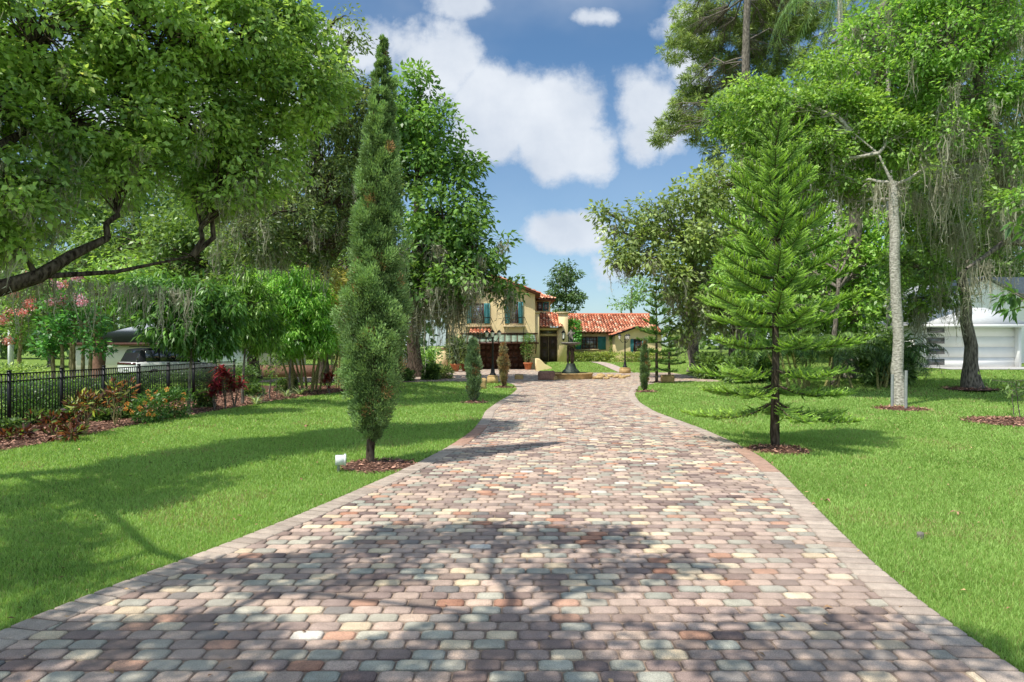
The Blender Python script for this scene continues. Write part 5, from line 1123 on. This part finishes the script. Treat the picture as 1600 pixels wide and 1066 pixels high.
g = G(1330, 590); tree('live_oak', 'very tall pale-mossed oak filling the upper right behind the palms', 'tree', g, [g, R_(1335, 400, g[1]), R_(1340, 200, g[1]), R_(1350, 60, g[1])], .4,
     [blob(*b) for b in [(1300, 170, 70, 50, 44), (1360, 90, 70, 60, 44), (1420, 160, 70, 60, 44), (1440, 50, 80, 60, 44), (1500, 140, 80, 70, 44), (1540, 40, 80, 60, 44), (1590, 160, 60, 80, 44), (1480, 250, 80, 60, 44), (1380, 250, 70, 50, 44), (1260, 240, 60, 50, 44), (1570, 270, 60, 50, 44), (1200, 200, 50, 40, 45), (1290, 90, 40, 40, 45, 2, .6), (1520, -20, 100, 40, 44)]],
     dict(L=.34, W=.16, c0=(.05, .10, .02), c1=(.25, .34, .09)), clump=1.0, lpc=58, dens=.95, bark='bark_grey', moss=dict(frac=.3, L=2.6, W=.035, n=16, s=.22, mix=3))
g = G(1405, 634); tree('live_oak', 'smooth pale straight trunk with light-green oak crown between two metal stakes', 'tree', g, [g, R_(1403, 520, g[1]), R_(1397, 400, g[1]), R_(1396, 285, g[1])], .175,
     [blob(*b) for b in [(1180, 145, 40, 24, 24), (1220, 175, 60, 36, 24), (1290, 170, 60, 36, 24), (1350, 190, 60, 40, 24), (1260, 230, 60, 36, 24), (1330, 250, 60, 40, 24), (1180, 215, 40, 30, 25), (1400, 215, 50, 40, 23), (1290, 290, 40, 30, 24), (1350, 295, 40, 20, 24), (1440, 180, 50, 40, 24), (1210, 280, 50, 36, 25), (1240, 330, 50, 30, 26), (1150, 180, 40, 36, 26), (1300, 120, 60, 30, 25)]],
     dict(L=.17, W=.085, c0=(.045, .11, .015), c1=(.25, .38, .06)), clump=.55, lpc=95, dens=1.4, bark='bark_pale', r1=.14, root_flare=1.3, limb_r=.35, limb_from=.92,
     extra_limbs=[([R_(1396, 290, g[1]), R_(1420, 280, g[1]), R_(1450, 258, g[1]), R_(1490, 262, g[1])], .06), ([R_(1396, 290, g[1]), R_(1372, 240, g[1]), R_(1330, 205, g[1]+.5)], .055)], moss=dict(frac=.2, L=1.3, W=.02, n=9, s=.16, extra=[(np.stack([R_(x, 285, g[1]) for x in (1402, 1406, 1370, 1380)]), np.array([2.2, 2, 1.8, 1.5]), 16)]))
g = G(1519, 608); Yo = g[1]; tree('live_oak', 'leaning brown oak heavily hung with moss in front of the white garage', 'tree', g, [g, R_(1517, 560, Yo), R_(1512, 480, Yo), R_(1500, 410, Yo), R_(1490, 330, Yo)], .29,
     [blob(*b) for b in [(1440, 420, 50, 40, 27), (1480, 360, 50, 40, 26), (1430, 340, 40, 40, 28), (1560, 372, 50, 28, 28), (1520, 300, 50, 36, 26), (1570, 320, 40, 30, 27), (1462, 462, 40, 22, 28), (1420, 480, 30, 30, 29), (1450, 280, 40, 30, 27)]],
     dict(L=.2, W=.09, c0=(.03, .07, .012), c1=(.20, .30, .06)), clump=.6, lpc=70, dens=1.15, bark='bark_grey', limb_from=.55,
     extra_limbs=[([R_(1508, 470, Yo), R_(1480, 455, Yo), R_(1455, 400, Yo), R_(1440, 370, Yo)], .07), ([R_(1500, 420, Yo), R_(1535, 390, Yo), R_(1575, 350, Yo)], .1)],
     moss=dict(frac=.3, L=1.6, W=.018, n=16, s=.13, mix=2.5, extra=[(np.stack([R_(x, 330+rng.uniform(-50, 40), 25+rng.uniform(-1, 1)) for x in np.arange(1430, 1600, 13)]), rng.uniform(1.0, 2.8, 14), 24)]))
g = np.array([(1650-800)*23/F, 23, .6]); tree('live_oak', 'massive bent oak limb entering from the right edge, draped in grey moss', 'tree', g, [g, R_(1640, 480, 23), R_(1618, 370, 23), R_(1575, 290, 23), R_(1550, 215, 23), R_(1530, 120, 23)], .42,
     [blob(*b) for b in [(1480, 60, 60, 50, 22), (1560, 50, 60, 50, 22), (1450, 130, 50, 36, 23), (1520, 150, 60, 40, 22), (1590, 130, 50, 50, 22), (1490, 210, 45, 30, 22), (1600, 240, 36, 40, 22), (1420, 60, 40, 36, 23), (1360, 50, 40, 40, 25), (1440, 10, 50, 30, 23), (1590, 320, 30, 30, 21), (1540, -20, 100, 40, 22), (1380, 120, 40, 30, 24, 1, .6)]],
     dict(L=.16, W=.08, c0=(.04, .11, .015), c1=(.24, .40, .06)), clump=.55, lpc=76, dens=1.05, bark='bark_grey', r1=.2,
     extra_limbs=[([R_(1575, 290, 23), R_(1555, 252, 23), R_(1520, 250, 23), R_(1480, 256, 23)], .12), ([R_(1612, 380, 23), R_(1570, 378, 23), R_(1540, 400, 23), R_(1510, 420, 22.5)], .13)],
     moss=dict(frac=.25, L=1.6, W=.017, n=18, s=.13, mix=3, extra=[(np.stack([R_(x, 262+rng.uniform(-8, 10), 22.7) for x in (1462, 1475, 1482, 1490, 1497, 1503, 1512, 1520)]), rng.uniform(1.3, 3.0, 8), 18), (np.stack([R_(x, 405+rng.uniform(-8, 10), 22.7) for x in (1512, 1525, 1534, 1540, 1550, 1575)]), rng.uniform(1.3, 2.6, 6), 16)]))
# bright understorey tree by the norfolk, dark shrub masses
g = G(1300, 602); tree('broadleaf_tree', 'bright yellow-green bushy tree between the norfolk pine and the pale trunk', 'tree', g, [g, R_(1302, 540, g[1]), R_(1310, 450, g[1])], .16,
     [blob(*b) for b in [(1300, 400, 50, 40, 33), (1350, 430, 50, 40, 33), (1280, 460, 60, 40, 33), (1340, 490, 50, 36, 32), (1240, 420, 50, 40, 34), (1380, 400, 40, 36, 33), (1330, 360, 50, 36, 34), (1220, 350, 60, 50, 35), (1200, 480, 50, 40, 34), (1160, 420, 50, 60, 36)]],
     dict(L=.30, W=.13, c0=(.035, .11, .012), c1=(.24, .40, .05)), clump=.75, lpc=52, dens=1.05, bark='bark_grey')
def bush(label, px, py, rx, ry, y=None, n=2600, L_=.22, W_=.1, c0=(.02, .05, .012), c1=(.13, .22, .045), rz=None, name='shrub', cat='shrub', group=None, nb=5):
    g = G(px, py) if y is None else np.array([(px-800)*y/F, y, 0.]); k = g[1]/F; boxes = []
    for i in range(nb):
        dx = rng.uniform(-.6, .6)*rx*k; h = ry*k*rng.uniform(.55, 1)
        boxes.append((g[0]+dx, g[1]+rng.uniform(-.3, .5)*(rz or rx*k), g[2]+h, rx*k*.55, (rz or rx*k)*.5, h))
    return leafmass(name, label, cat, boxes, n, L_, W_, c0, c1, group, stems=[((b[0]*.5+g[0]*.5, b[1], g[2]), (b[0], b[1], b[2]), .03) for b in boxes])
bush('dark dense shrub bank behind the pale trunk left of the white garage', 1385, 600, 40, 48, n=5000, nb=8)
bush('dark shrubs behind the norfolk pine trunk', 1175, 598, 40, 26, n=3500, nb=7)
bush('low dark shrubs at the right end of the court', 1115, 592, 26, 22, n=2600, c1=(.17, .27, .06))
bush('rounded dark green shrub at the foot of the mossy oak', 667, 594, 16, 12, n=1500)
bush('grassy light-tipped shrub left of the tan pier', 692, 592, 14, 11, n=1300, L_=.3, W_=.05, c1=(.24, .30, .10))
bush('low dark shrub left of the mossy oak trunk', 622, 596, 22, 13, n=1700)
bush('leafy dark shrub in the bed behind the tall cypress', 575, 606, 30, 20, n=2200)
bush('bright green shrub between the oak trunk and the tall potted plant', 668, 560, 22, 24, y=47, n=1800, c0=(.04, .12, .02), c1=(.25, .40, .08))
bush('tangle of yellow-green foliage under the moss left of the awning', 712, 560, 22, 26, y=56, n=1500, c0=(.05, .10, .02), c1=(.30, .36, .10))
# distant trees
def far(label, px, py, y, blobs, c0=(.03, .06, .02), c1=(.15, .23, .07), L_=.4, W_=.2, clump=1.3, lpc=44, group=None, dens=1.0):
    g = np.array([(px-800)*y/F, y, float(H((px-800)*y/F, y))]); tree('background_tree', label, 'tree', g, [g, R_(px, 520, y), R_(px+2, blobs[0][1], y)], .22, [blob(b[0], b[1], b[2], b[3], y+rng.uniform(-1, 1), rz=max(1.5, b[2]*y/F*.7)) for b in blobs],
        dict(L=L_, W=W_, c0=c0, c1=c1), clump=clump, lpc=lpc, dens=dens, bark='bark_grey', twig=False, group=group)
far('dark clumpy tree rising alone behind the villa roof', 883, 560, 78, [(882, 420, 12, 12), (876, 438, 16, 12), (893, 432, 14, 10), (885, 460, 20, 14), (900, 466, 11, 12), (868, 468, 9, 12), (880, 484, 22, 10)], dens=1.2, clump=.9, lpc=44, c0=(.02, .045, .02), c1=(.10, .17, .055))
far('pale hazy tree behind the right wing roof', 985, 560, 85, [(990, 450, 22, 20), (1010, 470, 30, 22), (970, 475, 20, 14), (1000, 440, 14, 10)], c0=(.07, .13, .05), c1=(.24, .36, .14), dens=.8)
GB = 'tall trees filling the background on both sides'
for i, (px, y, bl) in enumerate([(1150, 62, [(1150, 380, 60, 60), (1120, 450, 60, 50), (1170, 480, 60, 60)]), (1250, 56, [(1190, 300, 60, 60), (1240, 240, 70, 60), (1270, 390, 70, 60), (1240, 480, 70, 60)]),
        (1345, 58, [(1340, 300, 80, 70), (1330, 200, 60, 60), (1360, 420, 70, 60), (1340, 500, 70, 50)]), (1450, 64, [(1440, 290, 80, 70), (1460, 190, 70, 70), (1460, 390, 70, 60), (1430, 480, 60, 50)]), (1560, 66, [(1550, 330, 90, 60), (1580, 250, 80, 60), (1520, 420, 80, 40)]), (1690, 60, [(1650, 300, 80, 90), (1680, 430, 80, 80)]),
        (590, 58, [(580, 300, 60, 60), (560, 400, 70, 60), (600, 480, 70, 60)]), (470, 62, [(470, 330, 80, 60), (450, 430, 80, 60), (470, 510, 70, 40)]), (340, 64, [(340, 320, 90, 70), (250, 260, 90, 60), (330, 430, 80, 50), (350, 500, 60, 20)]), (215, 70, [(210, 330, 90, 70), (200, 430, 90, 60), (160, 500, 50, 24)]), (80, 64, [(80, 330, 90, 60), (70, 430, 90, 60), (60, 510, 90, 40)]), (-60, 60, [(-50, 350, 90, 90), (-50, 480, 90, 70)]), (700, 66, [(690, 400, 60, 50), (700, 470, 60, 40)])]):
    side = ['behind the norfolk pine', 'behind the large norfolk crown', 'behind the pale trunk', 'left of the white garage', 'behind the white gabled house', 'at the far right edge', 'behind the tall cypress', 'behind the lime mango tree', 'behind the slender mango', 'behind the grey-roofed bungalow', 'behind the crape myrtles', 'at the far left edge', 'behind the mossy oak'][i]
    far('tall background tree '+side, px, 560, y, bl, L_=.5, W_=.26, clump=1.5, lpc=75, group=GB, c0=(.03, .07, .015), c1=(.17, .27, .06) if px > 800 else (.15, .24, .055), dens=1.1)
# distant woodland closing the horizon
wd_ = MB()
for xa, xb, n in ((-190, -12, 30000), (26, 190, 26000)):
    x = rng.uniform(xa, xb, n); yy_ = 100+rng.uniform(-3, 6, n); top = 15+2.5*np.sin(x*.21)+2*np.sin(x*.53+1)+1.2*np.sin(x*1.3)
    lump = np.sin(x*.9)*np.sin(x*.37+1); z = top*rng.uniform(0, 1, n)**.8; P = np.stack([x, yy_+lump*2, z], 1)
    leaves(wd_, P, sphere(n), sphere(n)+[0, -.5, .7], np.full(n, 1.1), .7, mixc((.03, .06, .02), (.14, .22, .07), rng.uniform(0, 1, n)))
tag(wd_.build('distant_woods', 'leaf'), kind='stuff')
# queen palms high on the right
def palm(label, px, y, topy, nf, fl, c0=(.04, .10, .03), c1=(.18, .28, .08)):
    g = np.array([(px-800)*y/F, y, float(H((px-800)*y/F, y))]); rt = thing('queen_palm', g, label, 'palm'); tp = R_(px, topy, y); m = MB(); m.tube(curve(g, tp, 9, 0, .01), np.linspace(.2, .12, 9), 10); m.build('trunk', 'bark_pale', rt, smooth=True)
    f = MB()
    for i in range(nf): frond(f, tp, i*2*pi/nf*1.618*2+rng.normal()*.2, fl*rng.uniform(.8, 1.1), rng.uniform(.15, 1.0), rng.uniform(1.0, 1.5), 44, .62, .035, c0, c1, hang=1.5, rach=.02)
    f.build('fronds', 'leaf', rt)
palm('queen palm with long drooping fronds hanging in from the top, left of the mossy limbs', 1312, 36, -20, 18, 4.6)
palm('queen palm with drooping fronds at the top between its neighbour and the right oak', 1390, 40, 15, 14, 4.6, c1=(.22, .27, .10))
palm('lower queen palm half hidden in the crowns above the norfolk pine', 1160, 44, 150, 13, 3.2)

# ================================================================ bed planting
def cluster(px, py, lst, **k): pass
def croton(label, px, py, h, r, seed=0, c=((.04, .012, .008), (.13, .045, .02), (.09, .14, .025)), group='crotons in the mulch bed', L_=.16, W_=.05, n=150, name='croton_shrub', cat='shrub'):
    g = G(px, py); rt = thing(name, g, label, cat, group); s = MB(); f = MB()
    for i in range(7):
        tp = g+np.array([rng.uniform(-r, r), rng.uniform(-r, r)*.7, h*rng.uniform(.6, 1)]); s.tube(curve(g+np.array([rng.normal()*.03, rng.normal()*.03, 0]), tp, 5, 0, .06), np.linspace(.014, .006, 5), 5)
        k = n//7; d = sphere(k); P = tp+d*np.array([r*.35, r*.35, h*.22]); A = unit(d+[0, 0, .5]); ci = rng.choice(3, k, p=[.5, .25, .25]); C = np.array(c)[ci]*rng.uniform(.5, 1.2, (k, 1))
        leaves(f, P, A, sphere(k)+[0, 0, .8], np.full(k, L_), W_, C, fold=.3)
    s.build('stem', 'bark_tan', rt); f.build('foliage', 'leaf', rt)
croton('tiny wine-red croton at the far left foot of the fence', 20, 693, .22, .25)
croton('low wide croton with dark red leaves near the left fence posts', 82, 684, .45, .4)
croton('tall bare-stemmed croton with yellow-tipped leaves', 133, 680, .95, .36, c=((.04, .02, .01), (.14, .06, .02), (.28, .32, .05)))
croton('dusky croton just left of the orange ixoras', 180, 668, .95, .34, c=((.05, .02, .012), (.25, .10, .05), (.2, .24, .05)))
croton('low trailing croton in the mulch beside the lawn edge', 108, 690, .25, .3)
def ixora(label, px, py, h, r):
    g = G(px, py); o = leafmass('ixora_bush', label, 'shrub', [(g[0]+rng.uniform(-.3, .3)*r, g[1]+rng.uniform(-.3, .3)*r, h*.5, r*.7, r*.7, h*.5) for _ in range(3)], 900, .09, .04, (.012, .05, .01), (.09, .19, .03), 'orange-flowered ixoras along the fence', stems=[(g, g+[0, 0, h*.6], .015)])
    f = MB()
    for i in range(9):
        c = g+np.array([rng.uniform(-r, r)*.8, -r*rng.uniform(.2, .8), h*rng.uniform(.3, 1.0)]); k = 40; leaves(f, c+sphere(k)*.05, sphere(k), sphere(k), np.full(k, .035), .028, mixc((.75, .10, .02), (.95, .32, .08), rng.uniform(0, 1, k)))
    f.build('blossom', 'petal', o)
ixora('orange-flowered ixora bush, leftmost and largest bloom', 226, 662, .72, .42); ixora('orange-flowered ixora bush in the middle of the fence row', 248, 658, .85, .42); ixora('orange-flowered ixora bush beside the mango trunk', 277, 654, .85, .42)
def ti(label, px, py, h, n=26):
    g = G(px, py); rt = thing('ti_plant', g, label, 'plant', 'red ti plants below the mango trees'); s = MB(); f = MB()
    for i in range(4):
        tp = g+np.array([rng.uniform(-.25, .25), rng.uniform(-.2, .2), h*rng.uniform(.5, 1)]); s.tube(curve(g, tp, 4, 0, .03), [.02, .016, .012, .01], 5)
        a = rng.uniform(0, 2*pi, n); A = np.stack([np.cos(a), np.sin(a), rng.uniform(.1, 1.5, n)], 1); P = tp+np.stack([0*a, 0*a, rng.uniform(-.22, .1, n)], 1)
        leaves(f, P, A, np.cross(np.cross(A, [0, 0, 1.]), A), np.full(n, .38), .075, mixc((.04, .006, .009), (.24, .03, .045), rng.uniform(0, 1, n)), fold=.5)
    s.build('stem', 'bark_grey', rt); f.build('foliage', 'leaf', rt)
for px, py, rx, ry, lb in [(60, 668, 22, 13, 'dark green shrub at the fence behind the low red crotons'), (112, 664, 16, 15, 'dark green shrub at the fence left of the tall bare-stemmed croton'), (160, 662, 16, 15, 'dark green shrub at the fence between the two tall crotons'), (205, 657, 15, 14, 'dark green shrub at the fence behind the leftmost ixora'),
                           (318, 640, 15, 16, 'dark green shrub between the fence end and the wine-red ti plants'), (395, 622, 16, 12, 'low green plants behind the slender mango trunk'), (445, 614, 18, 12, 'low green plants before the bamboo palm canes'), (12, 682, 18, 16, 'dark green shrub at the fence at the far left edge')]:
    bush(lb, px, py, rx, ry, n=1500, L_=.11, W_=.05, c0=(.012, .035, .008), c1=(.11, .19, .035), nb=4, rz=.3)
ti('wine-red ti plant, the tallest, topped with bright red leaves', 352, 640, 1.7); ti('wine-red ti plant low in the bed behind the mango trunk', 335, 642, .8); ti('small red ti plant between the two mango trunks', 366, 638, 1.0)
ti('red-leaved ti plant in front of the bamboo palm canes', 515, 616, .8)
def strappy(label, px, py, n=40, L_=.5):
    g = G(px, py); rt = thing('strap_leaf_plant', g, label, 'plant', 'strap-leaved plants at the bed edge'); f = MB(); a = rng.uniform(0, 2*pi, n); A = np.stack([np.cos(a), np.sin(a), rng.uniform(.5, 2.2, n)], 1)
    leaves(f, np.tile(g, (n, 1)), A, np.cross(np.cross(A, [0, 0, 1.]), A), np.full(n, L_), .04, mixc((.05, .10, .03), (.34, .40, .20), rng.uniform(0, 1, n)), fold=.35); f.build('foliage', 'leaf', rt)
strappy('pale strap-leaved plant at the mulch edge right of the slender mango trunk', 400, 633); strappy('pale strap-leaved plant in front of the bamboo palm canes', 448, 622); strappy('pale strap-leaved plant right of the strappy pair', 468, 619)
# thin saplings in the bed
def sapling(label, px, py, toppx, toppy, rblob, L_=.14, W_=.045, c0=(.03, .07, .015), c1=(.15, .24, .05), y=None, group=None, nb=4, n=120, r=.014):
    g = G(px, py); yy = g[1]; rt = thing('sapling', g, label, 'sapling', group); s = MB(); f = MB(); tp = R_(toppx, toppy, yy); s.tube(curve(g, tp, 8, 0, .03), np.linspace(r, r*.4, 8), 6)
    for i in range(nb*2):
        u = rng.uniform(.45, 1); b = g+(tp-g)*u; e = b+np.array([rng.normal()*rblob, rng.normal()*rblob, rng.uniform(0, rblob)]); s.tube([b, e], [r*.5, r*.25], 4); k = n//(nb*2)
        leaves(f, e+rng.normal(size=(k, 3))*rblob*.3, sphere(k)-[0, 0, .3], sphere(k)+[0, 0, 1.], np.full(k, L_), W_, mixc(c0, c1, rng.uniform(0, 1, k)), fold=.3)
    s.build('stem', 'bark_grey', rt); f.build('foliage', 'leaf', rt)
sapling('thin dark-stemmed sapling right of the slender mango', 412, 628, 408, 560, .25); sapling('thin straight sapling behind the strap-leaved plants', 432, 624, 432, 552, .22); sapling('thin sapling with spotted trunk before the lime mango', 422, 626, 424, 540, .3, r=.03)
sapling('small leafy citrus sapling in a mulch ring at the right edge of the lawn', 1594, 657, 1586, 592, .3, n=90); sapling('thinner twin stem sapling left in the right mulch ring', 1584, 650, 1580, 600, .22, n=60)
g = G(1585, 661); rings.append((g[0]+.3, g[1], 1.35)); ring_px(1408, 640, .8); g = G(1517, 609); rings.append((g[0], g[1]+.1, 1.0))
# near twig with big leaves at right edge
gq = np.array([9.0, 10.6, 0.]); tree('broadleaf_tree', 'big-leaved dark tree whose twig just enters at the right edge above the sapling', 'tree', gq, [gq, gq+[0, 0, 1.5], gq+[-.2, 0, 3]], .06, [blob(1592, 472, 12, 20, 10.8, .25, 1.0), blob(1640, 350, 40, 60, 10.8, .5)], dict(L=.2, W=.075, c0=(.02, .06, .015), c1=(.11, .22, .05)), clump=.16, lpc=12, droop=.8, dens=.8)
# hedges and ground beyond the fence
hb = [(-12.9, yy, .52, .42, .75, .50) for yy in np.arange(12.5, 34, 1.1)]
leafmass('clipped_hedge', 'clipped green hedge running just behind the black metal fence', 'hedge', hb, 26000, .075, .045, (.012, .035, .008), (.09, .17, .03))
bush('pale feathery hedge at the far left behind the fence', 15, 585, 50, 34, y=24, n=7000, L_=.12, W_=.04, c0=(.07, .13, .03), c1=(.30, .40, .10), nb=8, name='loose_hedge', cat='hedge')
bush('rounded green shrub between the crape myrtle and the fence', 60, 585, 36, 26, y=21, n=4000, L_=.1, W_=.05, c0=(.03, .08, .015), c1=(.16, .30, .05), nb=6)
bush('dark shrub under the crape myrtle trunks', 190, 588, 30, 18, y=27, n=2500, L_=.14, c1=(.12, .22, .04))

# ================================================================ mulch rings, chips
for i, (x, y, r) in enumerate(rings):
    m = MB(); k = 28; an = np.linspace(0, 2*pi, k+1); rr = np.linspace(0, 1, 5); wob = 1+.08*np.sin(an*3+i)+.05*np.sin(an*7)
    P = np.stack([x+rr[:, None]*r*np.cos(an)*wob, y+rr[:, None]*r*np.sin(an)*wob, H(x, y)+.012+.05*(1-rr[:, None]**2)+0*an], -1); m.grid(P)
    n = int(1500*r*r*min(1, (14/y)**1.2)); a = rng.uniform(0, 2*pi, n); q = np.sqrt(rng.uniform(0, 1, n))*1.08
    chips(m, x+q*r*np.cos(a), y+q*r*np.sin(a), H(x, y)+.012+.05*(1-np.minimum(q, 1)**2), .07*max(1, (y/14)**.6))
    m.q[0] = m.q[0]; m.qc[0][:] = (.11, .055, .038); m.build('mulch_ring', 'chip'); o = bpy.context.scene.objects[-1] if False else COL.objects[-1]; tag(o, kind='structure')
m = MB(); n = 26000; yy = 7+26*rng.uniform(0, 1, n)**1.3; xx = np.interp(yy, Med[:, 1], Med[:, 0])+.04-3.6*rng.uniform(0, 1, n)**1.3+.08*rng.normal(size=n); ok = xx > -12.3; chips(m, xx[ok], yy[ok], .02+.05*np.minimum((np.interp(yy, Med[:, 1], Med[:, 0])-xx)[ok]*2, 1).clip(0), .075)
tag(m.build('mulch_chips', 'chip'), kind='stuff')
# fallen leaves on the right lawn
for i, (px, py, s, lb) in enumerate([(1290, 786, .07, 'curled brown dead leaf lying nearest the middle of the right lawn'), (1270, 792, .045, 'small dark dead leaf beside the curled one on the right lawn'), (1495, 806, .06, 'flat tan dead leaf lying farther right on the lawn'), (478, 668, .12, 'scrap of dark leaf litter on the far left lawn')]):
    g = G(px, py); f = MB(); k = 6; leaves(f, g+np.c_[rng.normal(size=(k, 2))*s*.4, np.full(k, .05)], sphere(k)*[1, 1, .2], sphere(k)*.4+[0, 0, 1], np.full(k, s), s*.4, np.tile((.20, .11, .07), (k, 1)), fold=.4); tag(f.build('fallen_leaf', 'chip'), lb, 'leaf')
block(1438, 842, .05, .07, .05, 'grey_stone', 'small grey pebble lying in the grass of the right lawn', name='pebble')

# leaf litter blown over the drive and lawns
n = 420; yy = 3.5+26*rng.uniform(0, 1, n)**1.4; xx = rng.uniform(-.75, .75, n)*yy; ok = rng.uniform(size=n) < np.where(paved(xx, yy), .35, .9); xx, yy = xx[ok], yy[ok]; n = len(xx); f = MB()
leaves(f, np.stack([xx, yy, np.where(paved(xx, yy), .034, .05)], 1), sphere(n)*[1, 1, .15], sphere(n)*.3+[0, 0, 1], .03+.03*rng.uniform(0, 1, n), .022, mixc((.10, .05, .03), (.30, .20, .10), rng.uniform(0, 1, n)), fold=.2)
tag(f.build('leaf_litter', 'chip'), kind='stuff')

# ================================================================ grass blades
def grass():
    mb = MB()
    for y0, y1, den, h, w in [(3.0, 5.2, 9000, .040, .0045), (5.2, 7.5, 5000, .042, .006), (7.5, 11, 2600, .045, .009), (11, 16, 1300, .05, .014), (16, 24, 520, .055, .024), (24, 40, 170, .06, .04), (40, 58, 60, .07, .06)]:
        hw = .80*y1+1; n = int((y1-y0)*2*hw*den); X_ = rng.uniform(-hw, hw, n); Y_ = rng.uniform(y0, y1, n)
        ok = (np.abs(X_) < .79*Y_+.5) & ~paved(X_, Y_) & ~((Y_ > YC0-.05) & (Y_ < 50.1) & (X_ > -14) & (X_ < 15)) & ~in_bed(X_, Y_) & ~((X_ < -12.3) & (Y_ < 33))
        ok &= ~((X_ < -5) & (Y_ > 36)) & ~((X_ > 17) & (Y_ > 34.6)) & ~((Y_ > 57) & (X_ < 14))
        for (cx, cy, r) in rings: ok &= (X_-cx)**2+(Y_-cy)**2 > (r*.95)**2
        # the curving path through the entry lawn
        ok &= ~((Y_ > 50) & (np.abs(X_-(8.4-1.3*(np.maximum(Y_-50, 0)/7)**1.6*1.0)) < .55))
        X_, Y_ = X_[ok], Y_[ok]
        # patchiness
        pt = .5+.17*np.sin(X_*1.7+Y_*.9)+.17*np.sin(X_*.6-Y_*1.3+2)+.16*np.sin(X_*3.1+2*np.sin(Y_*1.7)+1.5*np.sin(X_*.8)); n = len(X_)
        hh = h*rng.uniform(.45, 1.35, n)*(.85+.3*pt); a = rng.uniform(0, 2*pi, n); ln = rng.uniform(.1, .9, n)*hh; la = rng.uniform(0, 2*pi, n)
        ww = w*rng.uniform(.6, 1.2, n); z = H(X_, Y_); dx, dy = np.cos(a)*ww/2, np.sin(a)*ww/2; lx, ly = np.cos(la)*ln, np.sin(la)*ln
        v = np.stack([np.stack([X_-dx, Y_-dy, z], -1), np.stack([X_+dx, Y_+dy, z], -1), np.stack([X_+dx*.8+lx*.35, Y_+dy*.8+ly*.35, z+hh*.6], -1), np.stack([X_-dx*.8+lx*.35, Y_-dy*.8+ly*.35, z+hh*.6], -1), np.stack([X_+lx, Y_+ly, z+hh*.95], -1)], 1).reshape(-1, 3)
        i = np.arange(n)[:, None]*5; t = np.clip(pt*.35+rng.uniform(0, .65, n), 0, 1); C = mixc((.20, .35, .065), (.52, .72, .23), t)
        dry = rng.uniform(size=n) < .05+.22*(pt > .78); C[dry] = (.42, .38, .17)
        mb.add(v, i+np.array([0, 1, 2, 3]), C); mb.add(np.zeros((0, 3)), np.zeros((0, 4), int), np.zeros((0, 3)))
        mb.t.append(i+np.array([3, 2, 4])+mb.n-n*5); mb.tc.append(C)
    tag(mb.build('grass', 'grass'), kind='stuff')
grass()
# paved path through the entry lawn
ys = np.linspace(50.05, 57.6, 20); cxp = 8.4-1.3*((ys-50)/7)**1.6; pm = MB(); P = np.stack([np.stack([cxp+s*.5, ys, H(cxp+s*.5, ys)+.03], 1) for s in (-1, 1)], 1); pm.grid(P); tag(pm.build('garden_path', plain('path_paving', (.50, .40, .34), .9, .25, 6, .3)), kind='structure')
for o in bpy.data.objects: clean(o)
